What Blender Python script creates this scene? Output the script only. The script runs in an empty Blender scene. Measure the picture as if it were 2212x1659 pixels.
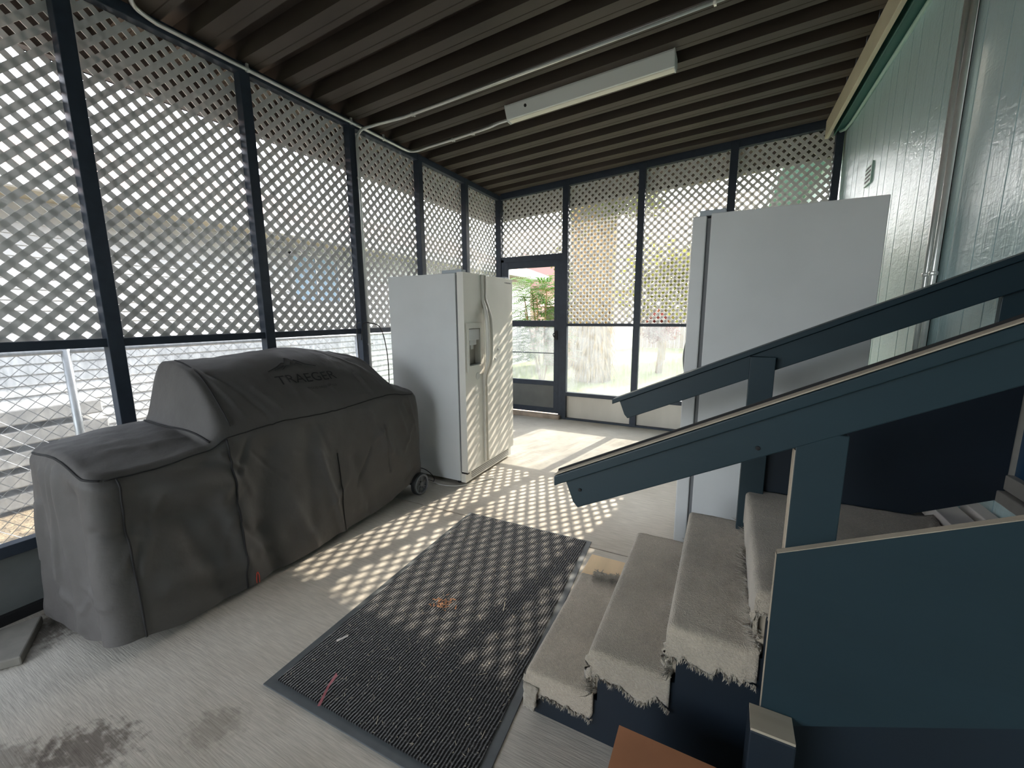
import bpy, bmesh, math, random
from mathutils import Vector, Matrix, noise
PI = math.pi
sc = bpy.context.scene
COL = sc.collection

# ---------------------------------------------------------------- camera, sky, sun, exposure
cam_d = bpy.data.cameras.new('camera'); cam = bpy.data.objects.new('camera', cam_d); COL.objects.link(cam)
cam_d.sensor_fit = 'HORIZONTAL'; cam_d.sensor_width = 36.0
cam_d.lens = 892.9528 / 2212 * 36.0
cam_d.clip_start = 0.02; cam_d.clip_end = 500
_R = Vector((0.88879904, 0.45824067, -0.00719403)); _U = Vector((-0.06843592, 0.14822623, 0.98658274)); _F = Vector((-0.45315868, 0.87638147, -0.16310346))
cam.matrix_world = Matrix(((_R.x, _U.x, -_F.x, 2.88589793), (_R.y, _U.y, -_F.y, -5.22573323), (_R.z, _U.z, -_F.z, 1.4), (0, 0, 0, 1)))
sc.camera = cam

SUN = Vector((0.215, 1.0, 0.655)).normalized()
sun_d = bpy.data.lights.new('sun', 'SUN'); sun = bpy.data.objects.new('sun', sun_d); COL.objects.link(sun)
sun_d.energy = 13.5; sun_d.angle = math.radians(0.42); sun_d.color = (1.0, 0.9, 0.75)
sun.rotation_euler = SUN.to_track_quat('Z', 'Y').to_euler()
sun.location = (3, 6, 9)

world = bpy.data.worlds.new('world'); sc.world = world; world.use_nodes = True
wn = world.node_tree; wn.nodes.clear()
wo = wn.nodes.new('ShaderNodeOutputWorld'); wb = wn.nodes.new('ShaderNodeBackground'); ws = wn.nodes.new('ShaderNodeTexSky')
ws.sky_type = 'NISHITA'; ws.sun_disc = False
ws.sun_elevation = math.asin(SUN.z); ws.sun_rotation = math.atan2(SUN.x, SUN.y)
ws.air_density = 1.0; ws.dust_density = 2.5; ws.ozone_density = 1.0
whs = wn.nodes.new('ShaderNodeHueSaturation'); whs.inputs['Saturation'].default_value = 0.3
wn.links.new(ws.outputs[0], whs.inputs['Color']); wn.links.new(whs.outputs[0], wb.inputs[0]); wb.inputs[1].default_value = 1.7
wn.links.new(wb.outputs[0], wo.inputs[0])

sc.view_settings.view_transform = 'Standard'; sc.view_settings.look = 'None'
sc.view_settings.exposure = 0.1; sc.view_settings.gamma = 1.0; sc.view_settings.use_curve_mapping = False
sc.cycles.max_bounces = 14; sc.cycles.diffuse_bounces = 7; sc.cycles.transparent_max_bounces = 24
sc.cycles.sample_clamp_indirect = 8.0

# ---------------------------------------------------------------- materials
def S(r, g, b):
    f = lambda c: (c / 255 / 12.92) if c / 255 <= 0.04045 else ((c / 255 + 0.055) / 1.055) ** 2.4
    return (f(r), f(g), f(b))
MATS = {}
def mat(name, col, rough=0.6, metal=0.0, var=0.0, vscale=8.0, stretch=(1, 1, 1), bump=0.0, bscale=60.0, bstretch=None, coat=0.0, col2=None, spec=0.5, sheen=0.0, v2=0.0, v2scale=1.5, bdist=0.004, trans=0.0):
    if name in MATS: return MATS[name]
    m = bpy.data.materials.new(name); m.use_nodes = True; nt = m.node_tree; nt.nodes.clear(); N = nt.nodes.new; L = nt.links.new
    out = N('ShaderNodeOutputMaterial'); b = N('ShaderNodeBsdfPrincipled')
    b.inputs['Base Color'].default_value = (*col, 1); b.inputs['Roughness'].default_value = rough; b.inputs['Metallic'].default_value = metal
    b.inputs['Coat Weight'].default_value = coat; b.inputs['Coat Roughness'].default_value = 0.15; b.inputs['Specular IOR Level'].default_value = spec
    b.inputs['Sheen Weight'].default_value = sheen
    tc = N('ShaderNodeTexCoord')
    def nz(scale, st, detail=6.0):
        mp = N('ShaderNodeMapping'); mp.inputs['Scale'].default_value = st; L(tc.outputs['Object'], mp.inputs[0])
        n = N('ShaderNodeTexNoise'); n.inputs['Scale'].default_value = scale; n.inputs['Detail'].default_value = detail; L(mp.outputs[0], n.inputs['Vector']); return n
    last = None
    if var > 0 or col2:
        n = nz(vscale, stretch); r = N('ShaderNodeValToRGB'); r.color_ramp.elements[0].position = 0.32; r.color_ramp.elements[1].position = 0.68
        c2 = col2 or tuple(min(1, c * (1 + var)) for c in col); c1 = col if col2 else tuple(c * (1 - var) for c in col)
        r.color_ramp.elements[0].color = (*c1, 1); r.color_ramp.elements[1].color = (*c2, 1); L(n.outputs['Fac'], r.inputs[0]); last = r.outputs[0]
    if v2 > 0 and last:
        n = nz(v2scale, (1, 1, 1), 3.0); mr = N('ShaderNodeMapRange'); mr.inputs[1].default_value = 0.35; mr.inputs[2].default_value = 0.65; mr.inputs[3].default_value = 1 - v2; mr.inputs[4].default_value = 1 + v2
        L(n.outputs['Fac'], mr.inputs[0]); mx = N('ShaderNodeMix'); mx.data_type = 'RGBA'; mx.blend_type = 'MULTIPLY'; mx.inputs[0].default_value = 1
        L(last, mx.inputs[6]); L(mr.outputs[0], mx.inputs[7]); last = mx.outputs[2]
    if last: L(last, b.inputs['Base Color'])
    if bump > 0:
        n = nz(bscale, bstretch or stretch); bp = N('ShaderNodeBump'); bp.inputs['Strength'].default_value = bump; bp.inputs['Distance'].default_value = bdist
        L(n.outputs['Fac'], bp.inputs['Height']); L(bp.outputs[0], b.inputs['Normal'])
    sh = b.outputs[0]
    if trans > 0:
        t = N('ShaderNodeBsdfTranslucent'); t.inputs[0].default_value = (*col, 1)
        if last: L(last, t.inputs[0])
        ms = N('ShaderNodeMixShader'); ms.inputs[0].default_value = trans; L(sh, ms.inputs[1]); L(t.outputs[0], ms.inputs[2]); sh = ms.outputs[0]
    L(sh, out.inputs[0]); MATS[name] = m; return m

M_frame = mat('dark_bronze_aluminum', S(50, 58, 70), rough=0.5, var=0.1, vscale=20, spec=0.35)
M_lattice = mat('lattice_vinyl', S(221, 220, 218), rough=0.6, var=0.04, vscale=6, trans=0.28)
M_kick = mat('beige_kick_board', S(205, 200, 190), rough=0.6, var=0.06, vscale=5, stretch=(1, 1, .3))
M_kickgrey = mat('grey_kick_board', S(120, 122, 122), rough=0.7, var=0.12, vscale=5)
M_deck = mat('brown_steel_deck', S(66, 58, 52), rough=0.55, var=0.12, vscale=7, stretch=(.2, 1, 1), spec=0.4, v2=.15)
M_white = mat('white_enamel', S(208, 209, 208), rough=0.32, var=0.03, vscale=4, bump=.06, bscale=400, bdist=.001)
M_whiteside = mat('white_textured_side', S(206, 208, 207), rough=0.42, var=0.04, vscale=3, bump=.1, bscale=300, bdist=.001)
M_whitedoor = mat('offwhite_door', S(222, 219, 210), rough=0.3, var=0.03, vscale=4)
M_gasket = mat('grey_gasket', S(110, 112, 114), rough=0.7)
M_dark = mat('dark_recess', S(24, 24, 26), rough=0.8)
M_steel = mat('galvanised_conduit', S(222, 222, 218), rough=0.28, metal=0.5, var=.05, vscale=30)
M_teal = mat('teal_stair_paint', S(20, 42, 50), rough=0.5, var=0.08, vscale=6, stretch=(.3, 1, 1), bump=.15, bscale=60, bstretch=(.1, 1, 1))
M_blue_shadedteal = mat('blue_and_shaded_teal_paint', S(11, 25, 37), rough=0.55, var=0.1, vscale=6)
M_woodedge = mat('bare_wood_edge', S(168, 156, 138), rough=0.7, var=0.15, vscale=14, stretch=(.1, 1, 1))
M_carpet = mat('beige_carpet', S(168, 157, 140), rough=0.95, var=0.12, vscale=120, bump=.9, bscale=260, v2=.14, v2scale=5, sheen=.3, bdist=.006)
M_fringe = mat('torn_carpet_backing', S(150, 142, 128), rough=0.95, var=0.14, vscale=60, bump=.8, bscale=150, sheen=.3, bdist=.008)
M_ply = mat('bare_plywood', S(214, 186, 146), rough=0.7, var=.15, vscale=9, stretch=(1, .15, 1))
M_rubber = mat('grey_rubber_border', S(84, 88, 90), rough=0.7, var=.1, vscale=20)
M_cover = mat('charcoal_cover_fabric', S(86, 83, 81), rough=0.6, var=0.08, vscale=5, bump=.5, bscale=7, bdist=.02, spec=.35, v2=.08)
M_seam = mat('cover_seam', S(36, 35, 36), rough=0.8)
M_logo = mat('cover_print', S(26, 26, 28), rough=0.7)
M_tyre = mat('wheel_plastic', S(30, 31, 33), rough=0.5)
M_rim = mat('wheel_rim', S(112, 114, 118), rough=0.45)
M_black = mat('black_cord', S(18, 18, 20), rough=0.5)
M_whitecord = mat('white_cord', S(210, 208, 200), rough=0.5)
M_red = mat('red_tag', S(190, 60, 40), rough=0.6)
M_cardboard = mat('cardboard', S(158, 104, 70), rough=0.85, var=.1, vscale=5, bump=.1, bscale=40)
M_cream = mat('cream_beam_paint', S(206, 198, 172), rough=0.5, var=.05, vscale=4)
M_tealeave = mat('teal_eave_paint', S(62, 112, 108), rough=0.45, var=.06, vscale=4)
M_tealtrim = mat('pale_teal_trim', S(170, 202, 192), rough=0.4)
M_alum = mat('mill_aluminum', S(150, 146, 138), rough=0.4, metal=.0, var=.06, vscale=20)
M_bluedoor = mat('blue_entry_door', S(20, 62, 92), rough=0.4)
M_fixt = mat('fixture_enamel', S(214, 218, 216), rough=0.35)
M_diff = mat('fixture_diffuser', S(250, 246, 232), rough=0.4, trans=.15)
M_plank = mat('grey_weathered_plank', S(150, 150, 150), rough=0.85, var=.2, vscale=10, stretch=(1, .12, 1))
M_whiteboard = mat('white_painted_board', S(214, 206, 200), rough=0.6)
M_glassw = mat('house_window_glass', S(120, 140, 160), rough=0.08, spec=.8)
M_shingle = mat('pink_brown_shingle', S(186, 150, 140), rough=0.9, var=.2, vscale=9, stretch=(1, .3, 1))
M_nbrwall = mat('white_lap_siding', S(186, 188, 190), rough=0.6)
M_soffit = mat('tan_soffit', S(160, 156, 142), rough=0.7)
M_bark = mat('shaggy_bark', S(150, 122, 84), rough=0.95, var=.35, vscale=12, stretch=(1, 1, .3), bump=1, bscale=30, bdist=.02)
M_leafy = mat('bright_green_leaf', S(84, 122, 44), rough=0.55, var=.3, vscale=2.5, trans=.45)
M_leafd = mat('olive_green_leaf', S(104, 108, 58), rough=0.6, var=.3, vscale=2.5, trans=.35)
M_leafy2 = mat('yellow_green_leaf', S(140, 140, 66), rough=0.6, var=.25, vscale=2.5, trans=.4)
M_leafr = mat('red_leaf', S(130, 56, 46), rough=0.6, var=.3, vscale=2.5, trans=.35)
M_chain = mat('galvanised_wire', S(190, 192, 194), rough=0.4, metal=.6)
M_pink = mat('pink_stucco', S(178, 146, 132), rough=0.9, var=.05)
M_shedwood = mat('brown_shed_board', S(112, 94, 82), rough=0.85, var=.15, vscale=6, stretch=(1, 1, .1))
M_pinkroof = mat('dusty_pink_metal', S(150, 108, 104), rough=0.5, metal=.2)
M_stepstone = mat('pink_stepping_stone', S(206, 178, 164), rough=0.85, var=.12, vscale=8)
M_twig = mat('twig', S(196, 186, 160), rough=0.8)

def concrete():
    m = bpy.data.materials.new('broom_finished_concrete'); m.use_nodes = True; nt = m.node_tree; N = nt.nodes.new; L = nt.links.new
    b = nt.nodes['Principled BSDF']; b.inputs['Roughness'].default_value = .75; b.inputs['Specular IOR Level'].default_value = .35
    tc = N('ShaderNodeTexCoord')
    def nz(scale, st, d=5):
        mp = N('ShaderNodeMapping'); mp.inputs['Scale'].default_value = st; L(tc.outputs['Object'], mp.inputs[0])
        n = N('ShaderNodeTexNoise'); n.inputs['Scale'].default_value = scale; n.inputs['Detail'].default_value = d; L(mp.outputs[0], n.inputs['Vector']); return n.outputs['Fac']
    r = N('ShaderNodeValToRGB'); r.color_ramp.elements[0].position = .3; r.color_ramp.elements[1].position = .7
    r.color_ramp.elements[0].color = (*S(172, 164, 151), 1); r.color_ramp.elements[1].color = (*S(200, 194, 183), 1)
    L(nz(1.6, (1, 1, 1)), r.inputs[0])
    r2 = N('ShaderNodeMapRange'); r2.inputs[1].default_value = .35; r2.inputs[2].default_value = .65; r2.inputs[3].default_value = .9; r2.inputs[4].default_value = 1.08
    L(nz(10, (1, 9, 1), 4), r2.inputs[0])
    mx = N('ShaderNodeMix'); mx.data_type = 'RGBA'; mx.blend_type = 'MULTIPLY'; mx.inputs[0].default_value = 1; L(r.outputs[0], mx.inputs[6]); L(r2.outputs[0], mx.inputs[7])
    # brown stains at a few places
    last = mx.outputs[2]
    for (x, y, sx, sy, st) in [(1.10, -4.86, .16, .10, .75), (.92, -4.98, .2, .06, .5), (1.4, -4.62, .1, .08, .3), (1.62, -4.75, .07, .05, .35), (1.43, -4.17, .05, .03, .5), (.22, -3.6, .16, 2.6, .7), (1.7, -1.2, .9, .5, .12)]:
        mp = N('ShaderNodeMapping'); mp.vector_type = 'TEXTURE'; mp.inputs['Location'].default_value = (x, y, 0); mp.inputs['Scale'].default_value = (sx, sy, 1); mp.inputs['Rotation'].default_value = (0, 0, .5 if sy < 1 else 0)
        L(tc.outputs['Object'], mp.inputs[0]); ln = N('ShaderNodeVectorMath'); ln.operation = 'LENGTH'; L(mp.outputs[0], ln.inputs[0])
        a = N('ShaderNodeMath'); a.operation = 'MULTIPLY_ADD'; L(nz(26, (1, 1.6, 1), 8), a.inputs[0]); a.inputs[1].default_value = 2.4; a.inputs[2].default_value = -1.2
        s = N('ShaderNodeMath'); s.operation = 'ADD'; L(a.outputs[0], s.inputs[0]); L(ln.outputs[1], s.inputs[1])
        q = N('ShaderNodeMapRange'); q.inputs[1].default_value = .5; q.inputs[2].default_value = 1.1; q.inputs[3].default_value = st; q.inputs[4].default_value = 0; L(s.outputs[0], q.inputs[0])
        m2 = N('ShaderNodeMix'); m2.data_type = 'RGBA'; L(q.outputs[0], m2.inputs[0]); L(last, m2.inputs[6]); m2.inputs[7].default_value = (*S(84, 74, 66), 1); last = m2.outputs[2]
    L(last, b.inputs['Base Color'])
    bp = N('ShaderNodeBump'); bp.inputs['Strength'].default_value = .35; bp.inputs['Distance'].default_value = .004; L(nz(14, (1, 14, 1), 4), bp.inputs['Height']); L(bp.outputs[0], b.inputs['Normal'])
    return m
M_conc = concrete()

def matrug():
    m = bpy.data.materials.new('ribbed_black_carpet_mat'); m.use_nodes = True; nt = m.node_tree; N = nt.nodes.new; L = nt.links.new
    b = nt.nodes['Principled BSDF']; b.inputs['Roughness'].default_value = .95; b.inputs['Sheen Weight'].default_value = .25; b.inputs['Specular IOR Level'].default_value = .1
    tc = N('ShaderNodeTexCoord')
    n = N('ShaderNodeTexNoise'); n.inputs['Scale'].default_value = 130; n.inputs['Detail'].default_value = 8; L(tc.outputs['Object'], n.inputs['Vector'])
    r = N('ShaderNodeValToRGB'); r.color_ramp.elements[0].position = .35; r.color_ramp.elements[1].position = .62
    r.color_ramp.elements[0].color = (*S(11, 11, 12), 1); r.color_ramp.elements[1].color = (*S(33, 32, 33), 1)
    e = r.color_ramp.elements.new(.86); e.color = (*S(170, 166, 160), 1)
    L(n.outputs['Fac'], r.inputs[0]); L(r.outputs[0], b.inputs['Base Color'])
    mp = N('ShaderNodeMapping'); mp.inputs['Rotation'].default_value = (0, 0, 0.02); L(tc.outputs['Object'], mp.inputs[0])
    w = N('ShaderNodeTexWave'); w.inputs['Scale'].default_value = 26; w.inputs['Distortion'].default_value = 2; w.inputs['Detail'].default_value = 2; L(mp.outputs[0], w.inputs['Vector'])
    ad = N('ShaderNodeMath'); ad.operation = 'ADD'; L(w.outputs['Fac'], ad.inputs[0]); L(n.outputs['Fac'], ad.inputs[1])
    bp = N('ShaderNodeBump'); bp.inputs['Strength'].default_value = .8; bp.inputs['Distance'].default_value = .006; L(ad.outputs[0], bp.inputs['Height']); L(bp.outputs[0], b.inputs['Normal'])
    return m
M_mat = matrug()

def pane_mat(name, haze=.38, tint=(.93, .95, .96)):
    """dirty clear plastic sheet: see-through with milky streaks"""
    m = bpy.data.materials.new(name); m.use_nodes = True; nt = m.node_tree; nt.nodes.clear(); N = nt.nodes.new; L = nt.links.new
    out = N('ShaderNodeOutputMaterial'); tr = N('ShaderNodeBsdfTransparent'); tr.inputs[0].default_value = (*tint, 1)
    tl = N('ShaderNodeBsdfTranslucent'); tl.inputs[0].default_value = (.22, .23, .24, 1)
    df = N('ShaderNodeBsdfDiffuse'); df.inputs[0].default_value = (.8, .84, .86, 1)
    m1 = N('ShaderNodeMixShader'); m1.inputs[0].default_value = .25; L(tl.outputs[0], m1.inputs[1]); L(df.outputs[0], m1.inputs[2])
    tc = N('ShaderNodeTexCoord'); mp = N('ShaderNodeMapping'); mp.inputs['Scale'].default_value = (1, 1, .07); L(tc.outputs['Object'], mp.inputs[0])
    n = N('ShaderNodeTexNoise'); n.inputs['Scale'].default_value = 42; n.inputs['Detail'].default_value = 7; L(mp.outputs[0], n.inputs['Vector'])
    n2 = N('ShaderNodeTexNoise'); n2.inputs['Scale'].default_value = 9; n2.inputs['Detail'].default_value = 6; L(tc.outputs['Object'], n2.inputs['Vector'])
    a = N('ShaderNodeMath'); a.operation = 'ADD'; L(n.outputs['Fac'], a.inputs[0]); L(n2.outputs['Fac'], a.inputs[1])
    r = N('ShaderNodeMapRange'); r.inputs[1].default_value = .75; r.inputs[2].default_value = 1.3; r.inputs[3].default_value = haze * .55; r.inputs[4].default_value = min(.95, haze * 1.7); L(a.outputs[0], r.inputs[0])
    m2 = N('ShaderNodeMixShader'); L(r.outputs[0], m2.inputs[0]); L(tr.outputs[0], m2.inputs[1]); L(m1.outputs[0], m2.inputs[2])
    gl = N('ShaderNodeBsdfGlossy'); gl.inputs['Roughness'].default_value = .05
    m3 = N('ShaderNodeMixShader'); m3.inputs[0].default_value = .03; L(m2.outputs[0], m3.inputs[1]); L(gl.outputs[0], m3.inputs[2])
    L(m3.outputs[0], out.inputs[0]); return m
M_pane = pane_mat('streaked_plastic_pane', .3)
M_paneL = pane_mat('milky_plastic_pane', .2)

def siding_mat():
    """glossy teal paint over embossed wood-grain siding; grooves are real geometry"""
    m = bpy.data.materials.new('teal_woodgrain_siding'); m.use_nodes = True; nt = m.node_tree; N = nt.nodes.new; L = nt.links.new
    b = nt.nodes['Principled BSDF']; b.inputs['Base Color'].default_value = (*S(184, 208, 210), 1); b.inputs['Roughness'].default_value = .25; b.inputs['Specular IOR Level'].default_value = .6
    tc = N('ShaderNodeTexCoord')
    def nz(scale, st, d=5, dist=0):
        mp = N('ShaderNodeMapping'); mp.inputs['Scale'].default_value = st; L(tc.outputs['Object'], mp.inputs[0])
        n = N('ShaderNodeTexNoise'); n.inputs['Scale'].default_value = scale; n.inputs['Detail'].default_value = d; n.inputs['Distortion'].default_value = dist; L(mp.outputs[0], n.inputs['Vector']); return n.outputs['Fac']
    a = N('ShaderNodeMath'); a.operation = 'ADD'; L(nz(60, (1, 1, .1), 5, .6), a.inputs[0]); L(nz(34, (1, .4, 1), 4, 1.2), a.inputs[1])
    a2 = N('ShaderNodeMath'); a2.operation = 'MULTIPLY_ADD'; L(nz(5, (1, 1, .35), 3), a2.inputs[0]); a2.inputs[1].default_value = 1.6; L(a.outputs[0], a2.inputs[2])
    bp = N('ShaderNodeBump'); bp.inputs['Strength'].default_value = .55; bp.inputs['Distance'].default_value = .005; L(a2.outputs[0], bp.inputs['Height']); L(bp.outputs[0], b.inputs['Normal'])
    return m
M_siding = siding_mat()

def ground_mat(name, c1, c2, scale, bump=.8):
    return mat(name, c1, rough=.95, col2=c2, vscale=scale, bump=bump, bscale=scale * 2, bdist=.02)
M_chips = ground_mat('wood_chip_ground', S(112, 98, 80), S(168, 150, 122), 22)
M_lawn = ground_mat('lawn_green', S(112, 122, 72), S(146, 156, 104), 14)

# ---------------------------------------------------------------- mesh helpers
class MB:
    def __init__(s): s.v = []; s.f = []
    def add(s, vs, fs):
        o = len(s.v); s.v += [tuple(v) for v in vs]; s.f += [tuple(i + o for i in f) for f in fs]
    def box(s, a, b):
        x0, y0, z0 = a; x1, y1, z1 = b
        s.add([(x0, y0, z0), (x1, y0, z0), (x1, y1, z0), (x0, y1, z0), (x0, y0, z1), (x1, y0, z1), (x1, y1, z1), (x0, y1, z1)],
              [(0, 3, 2, 1), (4, 5, 6, 7), (0, 1, 5, 4), (1, 2, 6, 5), (2, 3, 7, 6), (3, 0, 4, 7)]); return s
    def hexa(s, p):  # 8 points bottom ring, top ring
        s.add(p, [(0, 3, 2, 1), (4, 5, 6, 7), (0, 1, 5, 4), (1, 2, 6, 5), (2, 3, 7, 6), (3, 0, 4, 7)]); return s
    def prism(s, poly, d):  # poly: list of 3D points, d: extrusion vector
        n = len(poly); d = Vector(d); a = [Vector(q) for q in poly]
        s.add(a + [q + d for q in a], [tuple(range(n - 1, -1, -1)), tuple(range(n, 2 * n))] + [(i, (i + 1) % n, n + (i + 1) % n, n + i) for i in range(n)]); return s
    def tube(s, pts, r, n=8, caps=True):
        pts = [Vector(q) for q in pts]; rings = []; up = None
        for i, q in enumerate(pts):
            t = (pts[min(i + 1, len(pts) - 1)] - pts[max(i - 1, 0)]).normalized()
            if up is None: up = t.orthogonal().normalized()
            up = (up - t * up.dot(t))
            up = up.normalized() if up.length > 1e-6 else t.orthogonal().normalized()
            w = t.cross(up); rr = r[i] if isinstance(r, (list, tuple)) else r
            rings.append([q + (up * math.cos(2 * PI * k / n) + w * math.sin(2 * PI * k / n)) * rr for k in range(n)])
        vs = [v for rg in rings for v in rg]; fs = []
        for i in range(len(pts) - 1):
            for k in range(n): fs.append((i * n + k, i * n + (k + 1) % n, (i + 1) * n + (k + 1) % n, (i + 1) * n + k))
        if caps: fs += [tuple(range(n - 1, -1, -1)), tuple(range((len(pts) - 1) * n, len(pts) * n))]
        s.add(vs, fs); return s
    def lathe(s, prof, c, ax, n=32):  # prof (r, h) about axis ax at c
        ax = Vector(ax).normalized(); u = ax.orthogonal().normalized(); w = ax.cross(u); c = Vector(c)
        vs = [c + ax * h + (u * math.cos(2 * PI * k / n) + w * math.sin(2 * PI * k / n)) * r for (r, h) in prof for k in range(n)]
        fs = [(i * n + k, i * n + (k + 1) % n, (i + 1) * n + (k + 1) % n, (i + 1) * n + k) for i in range(len(prof) - 1) for k in range(n)]
        fs += [tuple(range(n - 1, -1, -1)), tuple(range((len(prof) - 1) * n, len(prof) * n))]
        s.add(vs, fs); return s
    def build(s, name, m, parent=None, smooth=False, bevel=0.0, kind=None, label=None, wn=False):
        me = bpy.data.meshes.new(name); me.from_pydata(s.v, [], s.f); me.update()
        bm = bmesh.new(); bm.from_mesh(me); bmesh.ops.recalc_face_normals(bm, faces=bm.faces); bm.to_mesh(me); bm.free()
        o = bpy.data.objects.new(name, me); COL.objects.link(o); me.materials.append(m)
        if smooth:
            for pl in me.polygons: pl.use_smooth = True
        if bevel:
            b = o.modifiers.new('bevel', 'BEVEL'); b.width = bevel; b.segments = 2; b.limit_method = 'ANGLE'; b.angle_limit = math.radians(40)
        if parent: o.parent = parent; o.matrix_parent_inverse = parent.matrix_world.inverted() if False else Matrix.Translation(-Vector(parent.location))
        if kind: o['kind'] = kind
        if label: o['label'] = label
        return o
def empty(name, loc=(0, 0, 0), label=None, cat=None, group=None, kind=None):
    o = bpy.data.objects.new(name, None); COL.objects.link(o); o.location = loc; o.empty_display_size = .1
    tag(o, label, cat, group, kind); return o
def tag(o, label=None, cat=None, group=None, kind=None):
    if label: o['label'] = label
    if cat: o['category'] = cat
    if group: o['group'] = group
    if kind: o['kind'] = kind
    return o
def arc(c, r, a0, a1, u, w, n=8):
    c, u, w = Vector(c), Vector(u), Vector(w)
    return [c + (u * math.cos(a0 + (a1 - a0) * i / n) + w * math.sin(a0 + (a1 - a0) * i / n)) * r for i in range(n + 1)]
def spline(pts, n=8):
    pts = [Vector(q) for q in pts]; P = [pts[0]] + pts + [pts[-1]]; out = []
    for i in range(1, len(P) - 2):
        a, b, c, d = P[i - 1:i + 3]
        for k in range(n):
            t = k / n; out.append(.5 * ((2 * b) + (c - a) * t + (2 * a - 5 * b + 4 * c - d) * t * t + (3 * b - a - 3 * c + d) * t ** 3))
    out.append(pts[-1]); return out

W = 3.758                    # house wall
ROOF = lambda x: 3.0 + .0577 * x   # underside of the deck ribs
BEAM = lambda x: 2.939 + .0577 * x  # underside of the head rail
ZR, ZS = 1.276, .377
POSTS_L = [-5.94, -5.09, -4.24, -3.401, -2.543, -1.683, -.8415]
POSTS_F = [.975, 1.903, 2.832]

# ---------------------------------------------------------------- floor, ground
fl = MB()
fl.box((-.08, -8.5, -.12), (W + .3, -2.945, 0)); fl.box((-.08, -2.935, -.12), (W + .3, .07, 0)); fl.box((-.08, -2.95, -.12), (W + .3, -2.93, -.008))
tag(fl.build('floor', M_conc), kind='structure')
gr = MB(); gr.add([(-14, -14, -.125), (-.0, -14, -.125), (-.0, .3, -.125), (-14, .3, -.125)], [(0, 1, 2, 3)])
o = tag(gr.build('ground', M_chips), kind='structure')
gr = MB(); gr.add([(-14, .3, -.125), (20, .3, -.125), (20, 40, -.125), (-14, 40, -.125), (0, -14, -.125), (20, -14, -.125), (20, .3, -.125), (0, .3, -.125)], [(0, 1, 2, 3), (4, 5, 6, 7)])
tag(gr.build('lawn', M_lawn), kind='structure')

# ---------------------------------------------------------------- ceiling deck: ribs run along X, profile in Y
prof = []   # (y, dz)
PER = .2683; y = -8.4; base = -2.08
k0 = math.floor((-8.4 - base) / PER)
for k in range(k0, 12):
    y0 = base + k * PER
    if y0 > .6: break
    prof += [(y0, 0), (y0 + .075, 0), (y0 + .078, .004), (y0 + .082, 0), (y0 + .122, 0), (y0 + .134, .095), (y0 + .17, .095), (y0 + .173, .085), (y0 + .176, .095), (y0 + PER - .012, .095)]
prof = [q for q in prof if q[0] < .48] + [(.485, 0)]
dk = MB(); xs = [-.46, 3.60]; n = len(prof)
vs = [(x, q[0], ROOF(x) + q[1]) for x in xs for q in prof] + [(x, q[0], ROOF(x) + q[1] + .006) for x in xs for q in prof]
fs = []
for i in range(n - 1):
    fs += [(i, i + 1, n + i + 1, n + i), (2 * n + i, 3 * n + i, 3 * n + i + 1, 2 * n + i + 1)]
fs += [(0, n, 3 * n, 2 * n), (n - 1, 3 * n - 1, 4 * n - 1, 2 * n - 1)]
dk.add(vs, fs); tag(dk.build('ceiling', M_deck), kind='structure')
# eave fascia outside the left and far screens (the dark valance seen through the lattice)
fa = MB(); fa.box((-.47, -8.4, 2.78), (-.455, .5, 3.07)); fa.box((-.47, -8.4, 2.78), (-.40, .5, 2.79)); tag(fa.build('trim_1', M_deck), kind='structure')
fa = MB()
for dz, y0, y1 in ((0, .49, .505), (0, .43, .505)):
    h = .29 if y0 > .48 else .01
    fa.hexa([(-.46, y0, 2.795 + .0577 * -.46), (W + .6, y0, 2.795 + .0577 * (W + .6)), (W + .6, y1, 2.795 + .0577 * (W + .6)), (-.46, y1, 2.795 + .0577 * -.46),
             (-.46, y0, 2.795 + h + .0577 * -.46), (W + .6, y0, 2.795 + h + .0577 * (W + .6)), (W + .6, y1, 2.795 + h + .0577 * (W + .6)), (-.46, y1, 2.795 + h + .0577 * -.46)])
tag(fa.build('trim_2', M_deck), kind='structure')

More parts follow.
